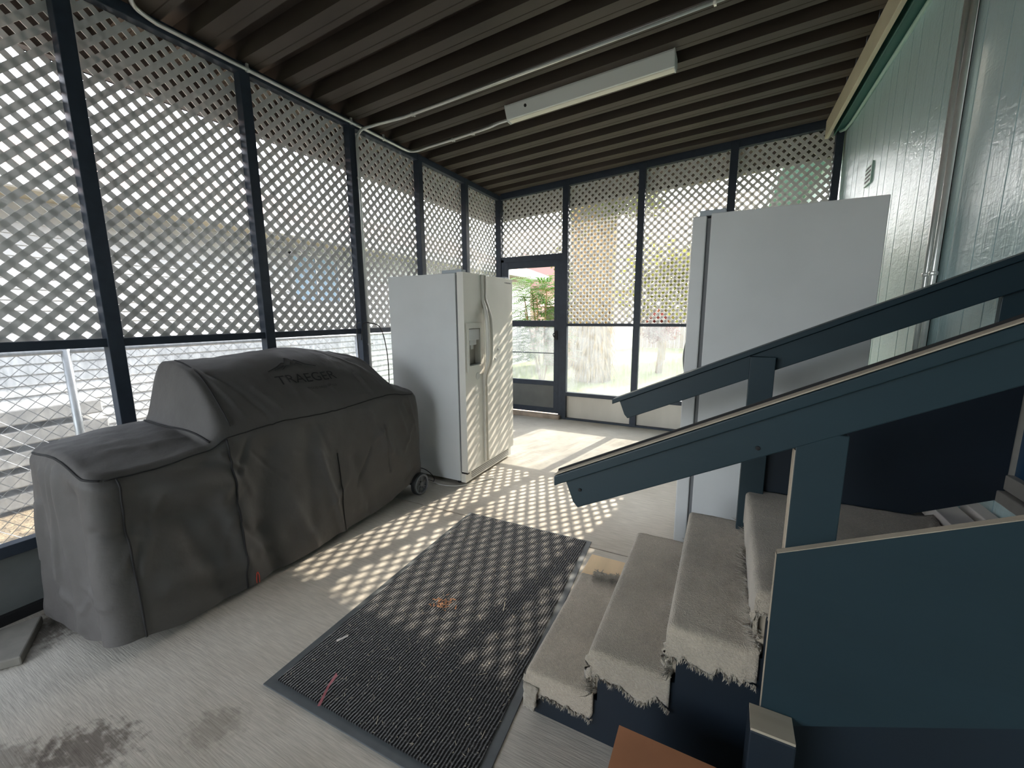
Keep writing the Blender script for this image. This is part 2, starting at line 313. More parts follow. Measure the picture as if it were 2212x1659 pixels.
# ---------------------------------------------------------------- lattice
def clip(poly, a, b):   # keep left side of a->b, 2D
    out = []; n = len(poly)
    side = lambda q: (b[0] - a[0]) * (q[1] - a[1]) - (b[1] - a[1]) * (q[0] - a[0])
    for i in range(n):
        p, q = poly[i], poly[(i + 1) % n]; sp, sq = side(p), side(q)
        if sp >= 0: out.append(p)
        if sp * sq < 0:
            t = sp / (sp - sq); out.append((p[0] + (q[0] - p[0]) * t, p[1] + (q[1] - p[1]) * t))
    return out
PITCH, SW = .0594, .0288
def lattice(quad, to3d, nrm, name='lattice_screen', parent=None, phase=0.0):
    """quad: CCW 2D corners; to3d maps (u,v,depth)"""
    m = MB(); us = [q[0] for q in quad]; vs_ = [q[1] for q in quad]; c = (min(us), min(vs_)); ext = (max(us) - min(us)) + (max(vs_) - min(vs_))
    for layer, sg in ((0, 1), (1, -1)):
        d = (math.sqrt(.5), sg * math.sqrt(.5)); nn = (-d[1], d[0])
        cs = [q[0] * nn[0] + q[1] * nn[1] for q in quad]
        k = math.floor(min(cs) / PITCH) - 1
        while k * PITCH < max(cs) + PITCH:
            o = k * PITCH + phase; k += 1
            L = 8
            ctr = (nn[0] * o + d[0] * sum(q[0] * d[0] + q[1] * d[1] for q in quad) / 4, nn[1] * o + d[1] * sum(q[0] * d[0] + q[1] * d[1] for q in quad) / 4)
            pl = [(ctr[0] - d[0] * L - nn[0] * SW / 2, ctr[1] - d[1] * L - nn[1] * SW / 2), (ctr[0] + d[0] * L - nn[0] * SW / 2, ctr[1] + d[1] * L - nn[1] * SW / 2),
                  (ctr[0] + d[0] * L + nn[0] * SW / 2, ctr[1] + d[1] * L + nn[1] * SW / 2), (ctr[0] - d[0] * L + nn[0] * SW / 2, ctr[1] - d[1] * L + nn[1] * SW / 2)]
            for i in range(4):
                if len(pl) < 3: break
                pl = clip(pl, quad[i], quad[(i + 1) % 4])
            if len(pl) < 3: continue
            e0, e1 = (.0, .005) if layer == 0 else (.0045, .0095)
            a3 = [Vector(to3d(q[0], q[1], e0)) for q in pl]; b3 = Vector(to3d(pl[0][0], pl[0][1], e1)) - a3[0]
            m.prism(a3, b3)
    return m.build(name, M_lattice, parent)

# left screen wall
wl = empty('wall_left', (0, -4.2, 0)); tag(wl, kind='structure')
for y in POSTS_L: MB().box((-.03, y - .033, 0), (.035, y + .033, ROOF(0) - .002)).build('post', M_frame, wl, bevel=.003)
MB().box((-.035, -.04, 0), (.045, .04, ROOF(0) - .002)).build('corner_post', M_frame, wl, bevel=.003)
MB().box((-.028, -8.3, BEAM(0)), (.03, .03, ROOF(0) - .001)).build('top_beam', M_frame, wl, bevel=.003)
MB().box((-.028, -8.3, ZR - .022), (.022, .03, ZR + .022)).build('mid_rail', M_frame, wl, bevel=.003)
MB().box((-.028, -8.3, ZS - .055), (.03, .03, ZS)).build('sill_rail', M_frame, wl, bevel=.003)
MB().box((-.03, -8.3, .0), (-.018, .0, ZS - .05)).build('kick_panel', M_kickgrey, wl)
MB().box((-.035, -8.3, .0), (.012, .0, .045)).build('bottom_track', M_dark, wl)
ys = [-6.8] + POSTS_L + [0.0]
for i in range(len(ys) - 1):
    w_ = empty('window_%d' % (i + 1), (-.04, (ys[i] + ys[i + 1]) / 2, ZS)); tag(w_, kind='structure')
    a, b = ys[i] + .0, ys[i + 1] - .0
    # lattice sits outside the posts with scalloped edges
    lattice([(a, ZR), (b, ZR), (b, BEAM(0) + .03), (a, BEAM(0) + .03)], lambda u, v, e: (-.034 - e, u, v), None, parent=w_, phase=.021 * i)
    MB().box((-.036, a, ZS - .02), (-.033, b, ZR)).build('clear_pane', M_paneL, w_)

# far screen wall
wf = empty('wall_far', (1.9, 0, 0)); tag(wf, kind='structure')
for x in POSTS_F: MB().box((x - .038, -.035, 0), (x + .038, .03, ROOF(x) - .002)).build('post', M_frame, wf, bevel=.003)
MB().box((W - .075, -.035, 0), (W - .012, .03, ROOF(W) - .01)).build('corner_post', M_frame, wf, bevel=.003)
def slab_x(x0, x1, y0, y1, zf0, zf1): return [(x0, y0, zf0(x0)), (x1, y0, zf0(x1)), (x1, y1, zf0(x1)), (x0, y1, zf0(x0)), (x0, y0, zf1(x0)), (x1, y0, zf1(x1)), (x1, y1, zf1(x1)), (x0, y1, zf1(x0))]
MB().hexa(slab_x(.045, W - .012, -.03, .028, BEAM, lambda x: ROOF(x) + .07)).build('top_beam', M_frame, wf)
MB().box((.975, -.022, ZR - .018), (W - .02, .028, ZR + .018)).build('mid_rail', M_frame, wf, bevel=.003)
MB().box((.975, -.03, ZS - .05), (W - .02, .028, ZS)).build('sill_rail', M_frame, wf, bevel=.003)
MB().box((.975, .018, .02), (W - .02, .03, ZS - .05)).build('kick_panel', M_kick, wf)
MB().box((.96, -.03, 0), (W - .02, .035, .022)).build('bottom_track', M_frame, wf, bevel=.003)
xs_ = POSTS_F + [W - .03]
for i in range(3):
    a, b = xs_[i], xs_[i + 1]
    w_ = empty('window_%d' % (9 + i), ((a + b) / 2, .03, ZS)); tag(w_, kind='structure')
    lattice([(a, ZR), (b, ZR), (b, BEAM(b) + .03), (a, BEAM(a) + .03)], lambda u, v, e: (u, .034 + e, v), None, parent=w_, phase=.013 * i)
    MB().box((a, .033, ZS - .02), (b, .036, ZR)).build('clear_pane', M_pane, w_)
# transom lattice over the storm door, and the header under it
DZ = 2.155
tr_ = empty('window_12', (.5, .03, DZ)); tag(tr_, kind='structure')
lattice([(.03, DZ), (.95, DZ), (.95, BEAM(.95) + .03), (.03, BEAM(.03) + .03)], lambda u, v, e: (u, .034 + e, v), None, parent=tr_, phase=.03)
MB().box((.04, -.03, DZ - .035), (.94, .03, DZ + .035)).build('door_header', M_frame, wf, bevel=.003)

# storm door
dr = empty('door_1', (.5, 0, 0)); tag(dr, kind='structure')
d0, d1, dt = .085, .905, 2.12
fm = MB(); fm.box((d0, -.03, .07), (d0 + .07, .008, dt)); fm.box((d1 - .07, -.03, .07), (d1, .008, dt)); fm.box((d0, -.029, dt - .09), (d1, .007, dt))
fm.box((d0, -.029, 1.25), (d1, .007, 1.333)); fm.box((d0, -.029, .451), (d1, .007, .517)); fm.box((d0, -.029, .07), (d1, .007, .14))
fm.build('door_frame', M_frame, dr, bevel=.003)
MB().box((d0 + .06, -.016, .13), (d1 - .06, -.006, .49)).build('kick_plate', mat('grey_kick_plate', S(98, 100, 98), rough=.55, var=.1, vscale=5), dr)
MB().box((d0 + .06, -.012, .52), (d1 - .06, -.009, 1.27)).build('lower_pane', M_pane, dr)
MB().tube([(d0 + .05, -.022, .895), (d1 - .05, -.022, .895)], .006).build('push_bar', M_frame, dr, smooth=True)
hb = MB(); hb.box((d1 - .055, -.05, 1.08), (d1 - .02, -.03, 1.2)); hb.tube(spline([(d1 - .04, -.05, 1.18), (d1 - .06, -.085, 1.15), (d1 - .045, -.06, 1.1)], 4), .006); hb.build('door_handle', M_black, dr)
MB().box((.04, -.03, 0), (.085, .03, DZ)).build('jamb', M_frame, dr); MB().box((.905, -.032, 0), (.94, .03, DZ)).build('jamb', M_frame, dr)
MB().box((.04, -.09, 0), (.94, .04, .055)).build('threshold', mat('worn_wood_sill', S(168, 152, 138), rough=.8, var=.2, vscale=10), dr, bevel=.006)

# ---------------------------------------------------------------- house wall (right)
wr = empty('wall_right', (W, -3, 0)); tag(wr, kind='structure')
m = MB(); ys_ = []
# grooved siding as one skin with real grooves
gy = -8.4
grooves = []
rnd = random.Random(3)
yy = 7.0
steps = [.215, .135, .215, .15, .29, .15]
i = 0
while yy > -8.4:
    grooves.append(yy); yy -= steps[i % 6]; i += 1
def in_door(y): return -4.20 < y < -3.235
pr = [(7.2, 0)]
for g in grooves: pr += [(g + .004, 0), (g + .003, .014), (g - .003, .014), (g - .004, 0)]
pr += [(-8.4, 0)]
def skin(pr, z0, z1):
    n = len(pr); m.add([(W + q[1], q[0], z0) for q in pr] + [(W + q[1], q[0], z1) for q in pr], [(i, i + 1, n + i + 1, n + i) for i in range(n - 1)])
skin([q for q in pr if q[0] > -3.235] + [(-3.235, 0)], -.12, 3.24)
skin([(-3.235, 0)] + [q for q in pr if in_door(q[0])] + [(-4.2, 0)], -.12, .78)
skin([(-3.235, 0)] + [q for q in pr if in_door(q[0])] + [(-4.2, 0)], 2.86, 3.24)
skin([(-4.2, 0)] + [q for q in pr if q[0] < -4.2], -.12, 3.24)
m.build('siding', M_siding, wr)
MB().box((W + .02, -8.4, -.12), (W + .12, 7.2, 3.3)).build('sheathing', M_dark, wr)
# batten and conduits on the siding
MB().box((W - .022, -2.50, -.0), (W + .005, -2.435, 3.1)).build('batten', mat('grey_batten', S(58, 56, 54), rough=.75, spec=.2), wr, bevel=.004)
# eave: teal soffit/fascia and pale trim bead
e_ = MB(); e_.box((3.668, -8.4, 3.10), (W, .02, 3.12)); e_.box((3.668, -8.4, 3.08), (3.68, .02, 3.3)); e_.build('eave_soffit', M_tealeave, wr, bevel=.004)
MB().tube([(W - .014, -8.4, 3.07), (W - .014, -.3, 3.075), (W - .02, -.1, 3.085), (W - .06, -.0, 3.1)], .013, 10).build('trim_bead', M_tealtrim, wr, smooth=True)
MB().box((3.56, -8.4, 3.28), (W + .02, .5, 3.30)).build('roof_flashing', M_dark, wr)
# cream header beam carrying the deck
bm_ = MB(); bm_.box((3.592, -8.4, 3.045), (3.622, -.035, 3.205)); tag(bm_.build('trim_3', M_cream, bevel=.003), kind='structure')
tag(MB().box((3.602, -8.4, 3.205), (3.622, -.035, 3.32)).build('trim_4', M_dark), kind='structure')

# eave of the house where it runs on past the screened porch
e2 = MB(); e2.box((3.33, .56, 3.06), (W + .1, 7.2, 3.08)); e2.box((3.33, .56, 3.05), (3.35, 7.2, 3.26)); e2.hexa([(3.32, .56, 3.22), (6.5, .56, 4.2), (6.5, 7.2, 4.2), (3.32, 7.2, 3.22), (3.32, .56, 3.26), (6.5, .56, 4.24), (6.5, 7.2, 4.24), (3.32, 7.2, 3.26)])
e2.build('outer_eave', M_tealeave, wr)
# added unseen blocker behind the camera, house side only, to shade the stairs
tag(MB().box((1.7, -8.5, 0), (W + .1, -8.42, 3.25)).build('back_light_blocker', M_siding), kind='structure')

# louvre vent on the siding
v = empty('wall_vent', (W, -1.05, 2.42), 'small pale louvred vent on the teal house siding', 'vent')
MB().box((W - .012, -1.135, 2.35), (W + .002, -.965, 2.50)).build('frame', M_tealtrim, v, bevel=.003)
sl = MB()
for k in range(4): sl.hexa([(W - .0135, -1.115, 2.372 + k * .03), (W - .0118, -1.115, 2.372 + k * .03), (W - .0118, -.985, 2.372 + k * .03), (W - .0135, -.985, 2.372 + k * .03), (W - .0135, -1.115, 2.386 + k * .03), (W - .0118, -1.115, 2.386 + k * .03), (W - .0118, -.985, 2.386 + k * .03), (W - .0135, -.985, 2.386 + k * .03)])
sl.build('louver_slots', M_gasket, v)

# entry door on the landing
d2 = empty('door_2', (W, -3.7, .78)); tag(d2, kind='structure')
f2 = MB(); f2.box((W - .03, -3.28, .80), (W + .02, -3.235, 2.86)); f2.box((W - .03, -4.2, .80), (W + .02, -4.155, 2.86)); f2.box((W - .03, -4.2, 2.80), (W + .02, -3.235, 2.86))
f2.build('door_frame', M_alum, d2, bevel=.004)
MB().box((W - .036, -4.2, .775), (W + .02, -3.235, .815)).build('door_sill', M_alum, d2, bevel=.004)
f3 = MB(); f3.box((W - .022, -3.325, .83), (W + .005, -3.285, 2.79)); f3.box((W - .022, -4.15, .83), (W + .005, -4.11, 2.79)); f3.box((W - .022, -4.15, .82), (W + .005, -3.285, .87))
f3.build('inner_frame', M_alum, d2, bevel=.003)
MB().box((W + .0, -4.12, .84), (W + .015, -3.32, 2.8)).build('door_panel', M_bluedoor, d2)

# ---------------------------------------------------------------- conduits
def conduit(name, pts, label, clips=(), r=.0115):
    t = empty(name, pts[0], label, 'conduit')
    MB().tube(pts, r, 10).build('pipe', M_steel, t, smooth=True)
    for (q, d) in clips:
        q = Vector(q); d = Vector(d).normalized(); c = MB(); c.lathe([(r + .003, -.009), (r + .005, -.004), (r + .005, .004), (r + .003, .009)], q, d, 12)
        s = Vector((0, 1, 0)) if abs(d.y) < .5 else Vector((0, 0, 1)); 
        if abs(d.z) > .5: s = Vector((0, 1, 0))
        c.box(tuple(q + s * .012 - Vector((.007, .007, .004))), tuple(q + s * .03 + Vector((.007, .007, .004)))); c.build('strap', M_steel, t)
    return t
zc = lambda x: ROOF(x) - .014
# along the left head beam, then across to the light fixture
bz = 2.962
p1 = [Vector((1.7, -4.03, zc(1.7))), Vector((.4, -4.03, zc(.4)))] + spline([(.3, -4.03, zc(.3) - .005), (.17, -4.02, 2.98), (.08, -3.97, 2.972), (.05, -3.87, bz)], 6) + [Vector((.05, -3.4, bz)), Vector((.05, -2.5, bz)), Vector((.05, -1.95, bz))]
p1 += spline([(.05, -1.95, bz), (.06, -1.86, bz + .004), (.11, -1.80, zc(.11) - .01), (.22, -1.785, zc(.22))], 6)[1:] + [Vector((.5, -1.78, zc(.5)))] + spline([(.78, -1.785, zc(.78)), (.92, -1.80, zc(.92) - .004), (1.04, -1.87, zc(1.04) - .03), (1.175, -1.935, 2.99)], 5)
conduit('electrical_conduit', p1, 'metal conduit along the left head beam that turns to the light fixture', [((.05, -3.39, bz), (0, 1, 0)), ((.05, -2.56, bz), (0, 1, 0)), ((.05, -2.2, bz), (0, 1, 0)), ((.72, -1.783, zc(.72)), (1, 0, 0)), ((.5, -1.78, zc(.5)), (1, 0, 0))])
p2 = [Vector((.052, -2.515, .1)), Vector((.052, -2.515, 2.80))] + spline([(.052, -2.512, 2.86), (.075, -2.48, 2.93), (.16, -2.42, 2.97), (.28, -2.37, zc(.28) - .006), (.42, -2.34, zc(.42))], 7) + [Vector((.8, -2.335, zc(.8))), Vector((3.55, -2.335, zc(3.55)))]
conduit('electrical_conduit', p2, 'metal conduit rising up the third left post and crossing the ceiling', [((.5, -2.338, zc(.5)), (1, 0, 0)), ((2.7, -2.335, zc(2.7)), (1, 0, 0)), ((.052, -2.515, 2.55), (0, 0, 1)), ((.052, -2.515, 1.16), (0, 0, 1))])
for dy, lab in ((-.0, 'metal conduit running down the teal siding, the one nearer the camera'), (.035, 'metal conduit running down the teal siding, the one farther from the camera')):
    conduit('electrical_conduit', [(W - .035, -2.56 + dy * 2.2 - .0, .0), (W - .035, -2.56 + dy * 2.2, 3.07)], lab, [((W - .035, -2.56 + dy * 2.2, 1.58), (0, 0, 1))], r=.0125)

# ---------------------------------------------------------------- fluorescent fixture
lf = empty('fluorescent_light', (1.8, -1.93, 3.05), 'long white fluorescent strip light on the dark ribbed ceiling', 'light fixture')
xa, xb = 1.175, 2.45
def run(prof, x0, x1, rot=0):
    m = MB(); n = len(prof)
    m.add([(x, q[0], ROOF(x) + q[1]) for x in (x0, x1) for q in prof], [tuple(range(n - 1, -1, -1)), tuple(range(n, 2 * n))] + [(i, (i + 1) % n, n + (i + 1) % n, n + i) for i in range(n)]); return m
run([(-2.005, 0), (-2.005, -.012), (-1.975, -.095), (-1.895, -.095), (-1.865, -.012), (-1.865, 0)], xa, xb).build('housing', M_fixt, lf, bevel=.002)
run([(-1.972, -.073), (-1.972, -.082), (-1.955, -.1), (-1.905, -.1), (-1.862, -.075), (-1.846, -.03), (-1.86, -.02), (-1.895, -.07)], xa + .01, xb - .0).build('diffuser', M_diff, lf, bevel=.004)
for x in (xa, xb): run([(-2.008, .0), (-2.008, -.013), (-1.975, -.078), (-1.955, -.103), (-1.903, -.103), (-1.858, -.077), (-1.843, -.028), (-1.86, 0)], x - .004, x + .004).build('end_cap', M_fixt, lf)
MB().lathe([(.012, -.002), (.012, .004)], (1.35, -1.992, ROOF(1.35) - .04), (0, -.9, -.4), 16).build('knockout_hole', M_dark, lf)

# ---------------------------------------------------------------- refrigerator (side by side)
fr = empty('refrigerator', (.7, -2.08, 0), 'white side-by-side refrigerator with an ice and water dispenser, behind the covered grill', 'refrigerator')
X0, X1, XD, Y0, Y1, HF = .295, .985, 1.06, -2.50, -1.675, 1.735
MB().box((X0, Y0, .03), (X1, Y1, HF - .005)).build('cabinet', M_whiteside, fr, bevel=.006)
MB().box((X1 - .002, Y0 + .012, .1), (X1 + .018, Y1 - .012, HF - .02)).build('door_gasket', M_gasket, fr)
YS = -2.205
def fdoor(name, y0, y1, hole=None):
    m = MB()
    if hole:
        a, b, c, d = hole  # y0,y1,z0,z1
        m.box((X1 + .016, y0, .115), (XD, a, HF)); m.box((X1 + .016, b, .115), (XD, y1, HF)); m.box((X1 + .016, a, .115), (XD, b, c)); m.box((X1 + .016, a, d), (XD, b, HF)); m.box((X1 + .016, a, c), (X1 + .022, b, d))
    else: m.box((X1 + .016, y0, .115), (XD, y1, HF))
    return m.build(name, M_whitedoor, fr, bevel=.004 if not hole else .0)
dl = fdoor('freezer_door', Y0 + .0, YS - .003, (-2.445, -2.275, 1.0, 1.30))
drr = fdoor('fresh_food_door', YS + .003, Y1)
# dispenser
dsp = MB(); dsp.box((XD - .001, -2.475, .955), (XD + .008, -2.445, 1.345)); dsp.box((XD - .001, -2.275, .955), (XD + .008, -2.235, 1.345)); dsp.box((XD - .001, -2.445, .955), (XD + .008, -2.275, 1.0)); dsp.box((XD - .001, -2.445, 1.30), (XD + .008, -2.275, 1.345))
dsp.build('dispenser_frame', M_whitedoor, dl)
dsp = MB(); dsp.box((XD - .04, -2.44, 1.205), (XD + .002, -2.28, 1.295)); dsp.box((XD - .05, -2.41, 1.165), (XD - .01, -2.31, 1.21)); dsp.box((XD - .045, -2.38, 1.13), (XD - .02, -2.34, 1.17)); dsp.build('dispenser_control', M_white, dl, bevel=.004)
MB().box((X1 + .022, -2.443, 1.003), (X1 + .026, -2.277, 1.298)).build('dispenser_recess', mat('taupe_recess', S(158, 154, 144), rough=.5), dl)
MB().box((X1 + .02, -2.443, 1.0), (XD + .006, -2.277, 1.008)).build('drip_tray', M_gasket, dl)
MB().lathe([(.03, 0), (.03, .002), (.027, .0035)], (XD, -2.315, .905), (1, 0, 0), 24).build('badge_ring', mat('pale_ring', S(205, 204, 198), rough=.35), dl)
# full-height trims that swell into curved grips
for sgn, par in ((-1, dl), (1, drr)):
    y = YS + sgn * .022
    pts = spline([(XD + .006, y, .13), (XD + .006, y, .6), (XD + .006, y, .86), (XD + .02, y - .004 * sgn, .93), (XD + .048, y + .004 * sgn, 1.02), (XD + .055, y + .006 * sgn, 1.2), (XD + .05, y + .006 * sgn, 1.36), (XD + .03, y, 1.46), (XD + .006, y, 1.54), (XD + .006, y, 1.64), (XD + .006, y, HF - .004)], 8)
    rr = []
    for q in pts:
        g = max(0, 1 - abs(q.z - 1.2) / .36); rr.append(.012 + .006 * min(1, g * 2))
    MB().tube(pts, rr, 12).build('handle', M_whitedoor, par, smooth=True)
for (y, z) in ((-1.965, 1.10), (-2.02, 1.02)):
    MB().lathe([(.011, 0), (.011, .004), (.006, .007)], (XD, y, z), (1, 0, 0), 16).build('button_cap', M_white, drr, smooth=True)
bd = MB()
for k in range(7): bd.box((XD, -1.83 + k * .018, 1.69), (XD + .001, -1.83 + k * .018 + (.012 if k else .006), 1.70))
bd.build('brand_strip', M_gasket, drr)
# toe grille
tg = MB(); tg.box((X1 - .0, Y0 + .005, .02), (XD - .025, Y1 - .005, .105)); tg.build('toe_grille', M_whitedoor, fr, bevel=.006)
ts = MB()
for k in range(4): ts.box((XD - .027, Y0 + .09, .04 + k * .016), (XD - .0235, Y1 - .06, .045 + k * .016))
ts.build('grille_slots', M_gasket, fr)
MB().box((X1 + .012, Y0 + .001, .1), (XD - .004, Y0 + .03, .115)).build('lower_hinge', M_black, fr)
MB().box((X1 - .14, Y0 + .02, HF - .004), (X1 + .05, Y0 + .08, HF + .022)).build('hinge_cover', mat('grey_hinge_cover', S(170, 178, 184), rough=.5), fr, bevel=.004)
MB().box((X1 - .1, Y1 - .1, HF - .004), (X1 + .05, Y1 - .03, HF + .018)).build('hinge_cover', MATS['grey_hinge_cover'], fr, bevel=.004)
for (x, y) in ((X0 + .06, Y0 + .06), (X1 - .04, Y0 + .05), (X0 + .06, Y1 - .06), (X1 - .04, Y1 - .05)): MB().lathe([(.02, 0), (.02, .035)], (x, y, 0), (0, 0, 1), 12).build('foot', M_black, fr)

# ---------------------------------------------------------------- upright freezer by the stairs
f2x, f2y0, f2y1, H2 = 2.694, -2.85, -2.08, 1.894
u = empty('upright_freezer', (3.1, -2.45, 0), 'tall plain white upright freezer seen from its side, behind the stair rails', 'freezer')
MB().box((f2x + .085, f2y0, .03), (3.462, f2y1, H2)).build('cabinet', M_whiteside, u, bevel=.004)
MB().box((f2x + .064, f2y0 + .014, .08), (f2x + .088, f2y1 - .014, H2 - .02)).build('door_gasket', M_gasket, u)
MB().box((f2x, f2y0, .08), (f2x + .066, f2y1, H2 - .008)).build('door', M_white, u, bevel=.006)
MB().tube(spline([(f2x, f2y1 + .06 - .0, .86), (f2x - .035, f2y1 + .06, .92), (f2x - .062, f2y1 + .06, 1.05), (f2x - .062, f2y1 + .06, 1.15), (f2x - .035, f2y1 + .06, 1.27), (f2x, f2y1 + .06, 1.32)], 6), .013, 10).build('handle', M_gasket, u, smooth=True)
MB().box((f2x + .03, f2y0 + .01, H2 - .008), (f2x + .15, f2y0 + .1, H2 + .02)).build('hinge_cover', MATS['grey_hinge_cover'], u, bevel=.004)
sm = MB()
for (x, z, w, h) in ((2.86, 1.11, .012, .05), (2.875, 1.12, .02, .02), (2.85, 1.06, .008, .03), (3.06, 1.11, .03, .016), (3.09, 1.14, .035, .012), (3.05, 1.095, .012, .02), (2.84, .56, .02, .006), (3.0, .62, .012, .006)):
    sm.add([(x, f2y0 - .0006, z), (x + w, f2y0 - .0006, z + .004), (x + w * .8, f2y0 - .0006, z + h), (x + .002, f2y0 - .0006, z + h * .8)], [(0, 1, 2, 3)])
sm.build('scuff_marks', mat('scuff', S(128, 126, 122), rough=.8), u, kind='stuff')
for (x, y) in ((f2x + .14, f2y0 + .05), (3.42, f2y0 + .05), (f2x + .14, f2y1 - .05), (3.42, f2y1 - .05)): MB().lathe([(.02, 0), (.02, .035)], (x, y, 0), (0, 0, 1), 12).build('foot', M_black, u)

# ---------------------------------------------------------------- covered grill
gl = empty('covered_grill', (.45, -3.7, 0), 'large pellet grill under a charcoal grey fabric cover, along the left screen', 'grill')
GX0, GX1, GY0, GY1 = .15, .74, -4.635, -2.74
def sst(a, b, t):
    t = max(0, min(1, (t - a) / (b - a))); return t * t * (3 - 2 * t)
def ZT(x, y):
    base = .862 - .02 * sst(-4.2, -4.6, y) - .055 * sst(.45, .76, x) * (1 - .35 * sst(-4.0, -3.0, y)) + .01 * math.sin(y * 7 + x * 5)
    if y > -2.95: base -= .0
    u = (x - .27) / .49
    if u < 0: prof = 1 - .25 * (-(x - .27) / .13) ** 3
    else: prof = (1 - min(1, u) ** 2.0) ** .85 if u < 1 else 0
    bump = sst(-4.225, -4.125, y) * (1 - .12 * sst(-3.35, -3.05, y)) * (1 - sst(-3.06, -2.80, y))
    sag = .012 * math.cos((y + 3.6) * 2.4)
    return base + (.315 + sag) * max(0, prof) * bump
# line folds on the skirt: (s0,z0,s1,z1,width,depth) in perimeter metres
FOLDS = []
rg = random.Random(11)
def perim(s):
    """rounded rectangle, CCW from the near-left corner; returns x,y,nx,ny"""
    r = .05; w, l = GX1 - GX0, GY1 - GY0
    segs = [w - 2 * r, PI / 2 * r, l - 2 * r, PI / 2 * r, w - 2 * r, PI / 2 * r, l - 2 * r, PI / 2 * r]; T = sum(segs); s = s % T
    cx = [(GX0 + r, GY0), None, (GX1, GY0 + r), None, (GX1 - r, GY1), None, (GX0, GY1 - r), None]
    dirs = [(1, 0), None, (0, 1), None, (-1, 0), None, (0, -1), None]; cc = [None, (GX1 - r, GY0 + r), None, (GX1 - r, GY1 - r), None, (GX0 + r, GY1 - r), None, (GX0 + r, GY0 + r)]
    a0 = [None, -PI / 2, None, 0, None, PI / 2, None, PI]
    for i, L in enumerate(segs):
        if s <= L:
            if i % 2 == 0:
                d = dirs[i]; return cx[i][0] + d[0] * s, cx[i][1] + d[1] * s, d[1], -d[0], T
            a = a0[i] + s / r; return cc[i][0] + r * math.cos(a), cc[i][1] + r * math.sin(a), math.cos(a), math.sin(a), T
        s -= L
    return perim(0)
PT = perim(0)[4]
# near end runs s 0..0.5, front face 0.58..2.4, far end 2.4..2.98
for k in range(70):
    s0 = rg.uniform(0, PT); zb = rg.uniform(.05, .7); FOLDS.append((s0, zb, s0 + rg.uniform(-.16, .16), zb + rg.uniform(.05, .35), rg.uniform(.007, .022), rg.uniform(.004, .011) * rg.choice((1, -1))))
FOLDS += [(.62, .80, 1.0, .60, .05, .03), (.66, .74, .90, .74, .05, -.03), (1.12, .3, 1.18, .05, .04, -.025), (.80, .45, .92, .05, .05, -.02), (1.45, .75, 1.40, .2, .05, -.016), (1.9, .78, 2.05, .45, .03, .014), (.08, .6, .02, .1, .03, .015), (.22, .78, .2, .3, .018, .014), (.60, .76, .95, .55, .05, .028), (.95, .55, 1.06, .05, .035, .02), (.62, .56, .98, .50, .05, -.022), (.30, .8, .34, .1, .03, .02), (.14, .75, .22, .2, .03, .018), (.42, .7, .46, .05, .04, -.015),
          (1.02, .5, 1.1, .2, .05, .022), (1.3, .35, 1.42, .06, .03, .012), (1.5, .6, 1.62, .04, .02, .016), (1.75, .5, 1.85, .1, .04, -.014), (1.2, .7, 1.1, .3, .06, -.018), (2.0, .6, 2.2, .25, .05, .016), (.7, .25, 1.0, .18, .05, .022)]
def fold(s, z):
    d = 0
    for (a, b, c, e, w, h) in FOLDS:
        for sh in (0, PT, -PT):
            ds = s + sh
            vx, vz = c - a, e - b; t = max(0, min(1, ((ds - a) * vx + (z - b) * vz) / (vx * vx + vz * vz)))
            q = math.hypot(ds - (a + vx * t), z - (b + vz * t)) / w
            if q < 2.6: d += h * math.exp(-q * q) * math.sin(PI * min(1, .15 + t * .85) if False else PI / 2)
    return d
TOPF = [(.3, -3.15, .68, -2.95, .012, .009), (.35, -3.3, .66, -3.05, .010, .006), (.6, -3.12, .70, -3.06, .014, .012), (.62, -3.2, .72, -3.17, .012, .010), (.45, -4.1, .70, -4.02, .012, .010), (.5, -4.05, .73, -3.9, .012, -.008), (.62, -3.9, .72, -3.82, .012, .009), (.6, -3.7, .72, -3.68, .010, .008),
        (.25, -4.6, .4, -4.3, .02, .003), (.55, -4.5, .60, -4.25, .024, .006), (.35, -4.45, .6, -4.38, .012, .002), (.64, -3.45, .73, -3.40, .010, .008), (.66, -3.6, .73, -3.52, .010, .007), (.55, -2.8, .7, -2.95, .012, .006)]
def topfold(x, y):
    d = 0
    for (a, b, c, e, w, h) in TOPF:
        vx, vy = c - a, e - b; t = max(0, min(1, ((x - a) * vx + (y - b) * vy) / (vx * vx + vy * vy))); q = math.hypot(x - (a + vx * t), y - (b + vy * t)) / w
        if q < 2.6: d += h * math.exp(-q * q)
    return d
NS, NR, NK = 620, 64, 64
cx_, cy_ = .30, -3.7
mc = MB(); vv = []; ff = []
def hem(x, y): return .035 + .03 * sst(.5, .74, x) * sst(-4.4, -4.6, y) + .11 * sst(-3.3, -2.8, y) * sst(.3, .7, x) + .012 * math.sin(y * 5)
ringsp = [perim(PT * i / NS) for i in range(NS)]
for j in range(NR + 1):
    t = j / NR; t = t ** .8
    for i in range(NS):
        px, py, nx, ny, _ = ringsp[i]
        # elongated centre line so that rings stay even
        ccx = .44; ccy = max(GY0 + .3, min(GY1 - .3, py))
        x = ccx + (px - ccx) * t; y = ccy + (py - ccy) * t
        z = ZT(x, y) + topfold(x, y) + .006 * noise.noise(Vector((x * 6, y * 6, 3))) + .004 * noise.noise(Vector((x * 15, y * 15, 9)))
        if t > .93: z -= .012 * ((t - .93) / .07) ** 2
        vv.append((x, y, z))
top = vv[-NS:]
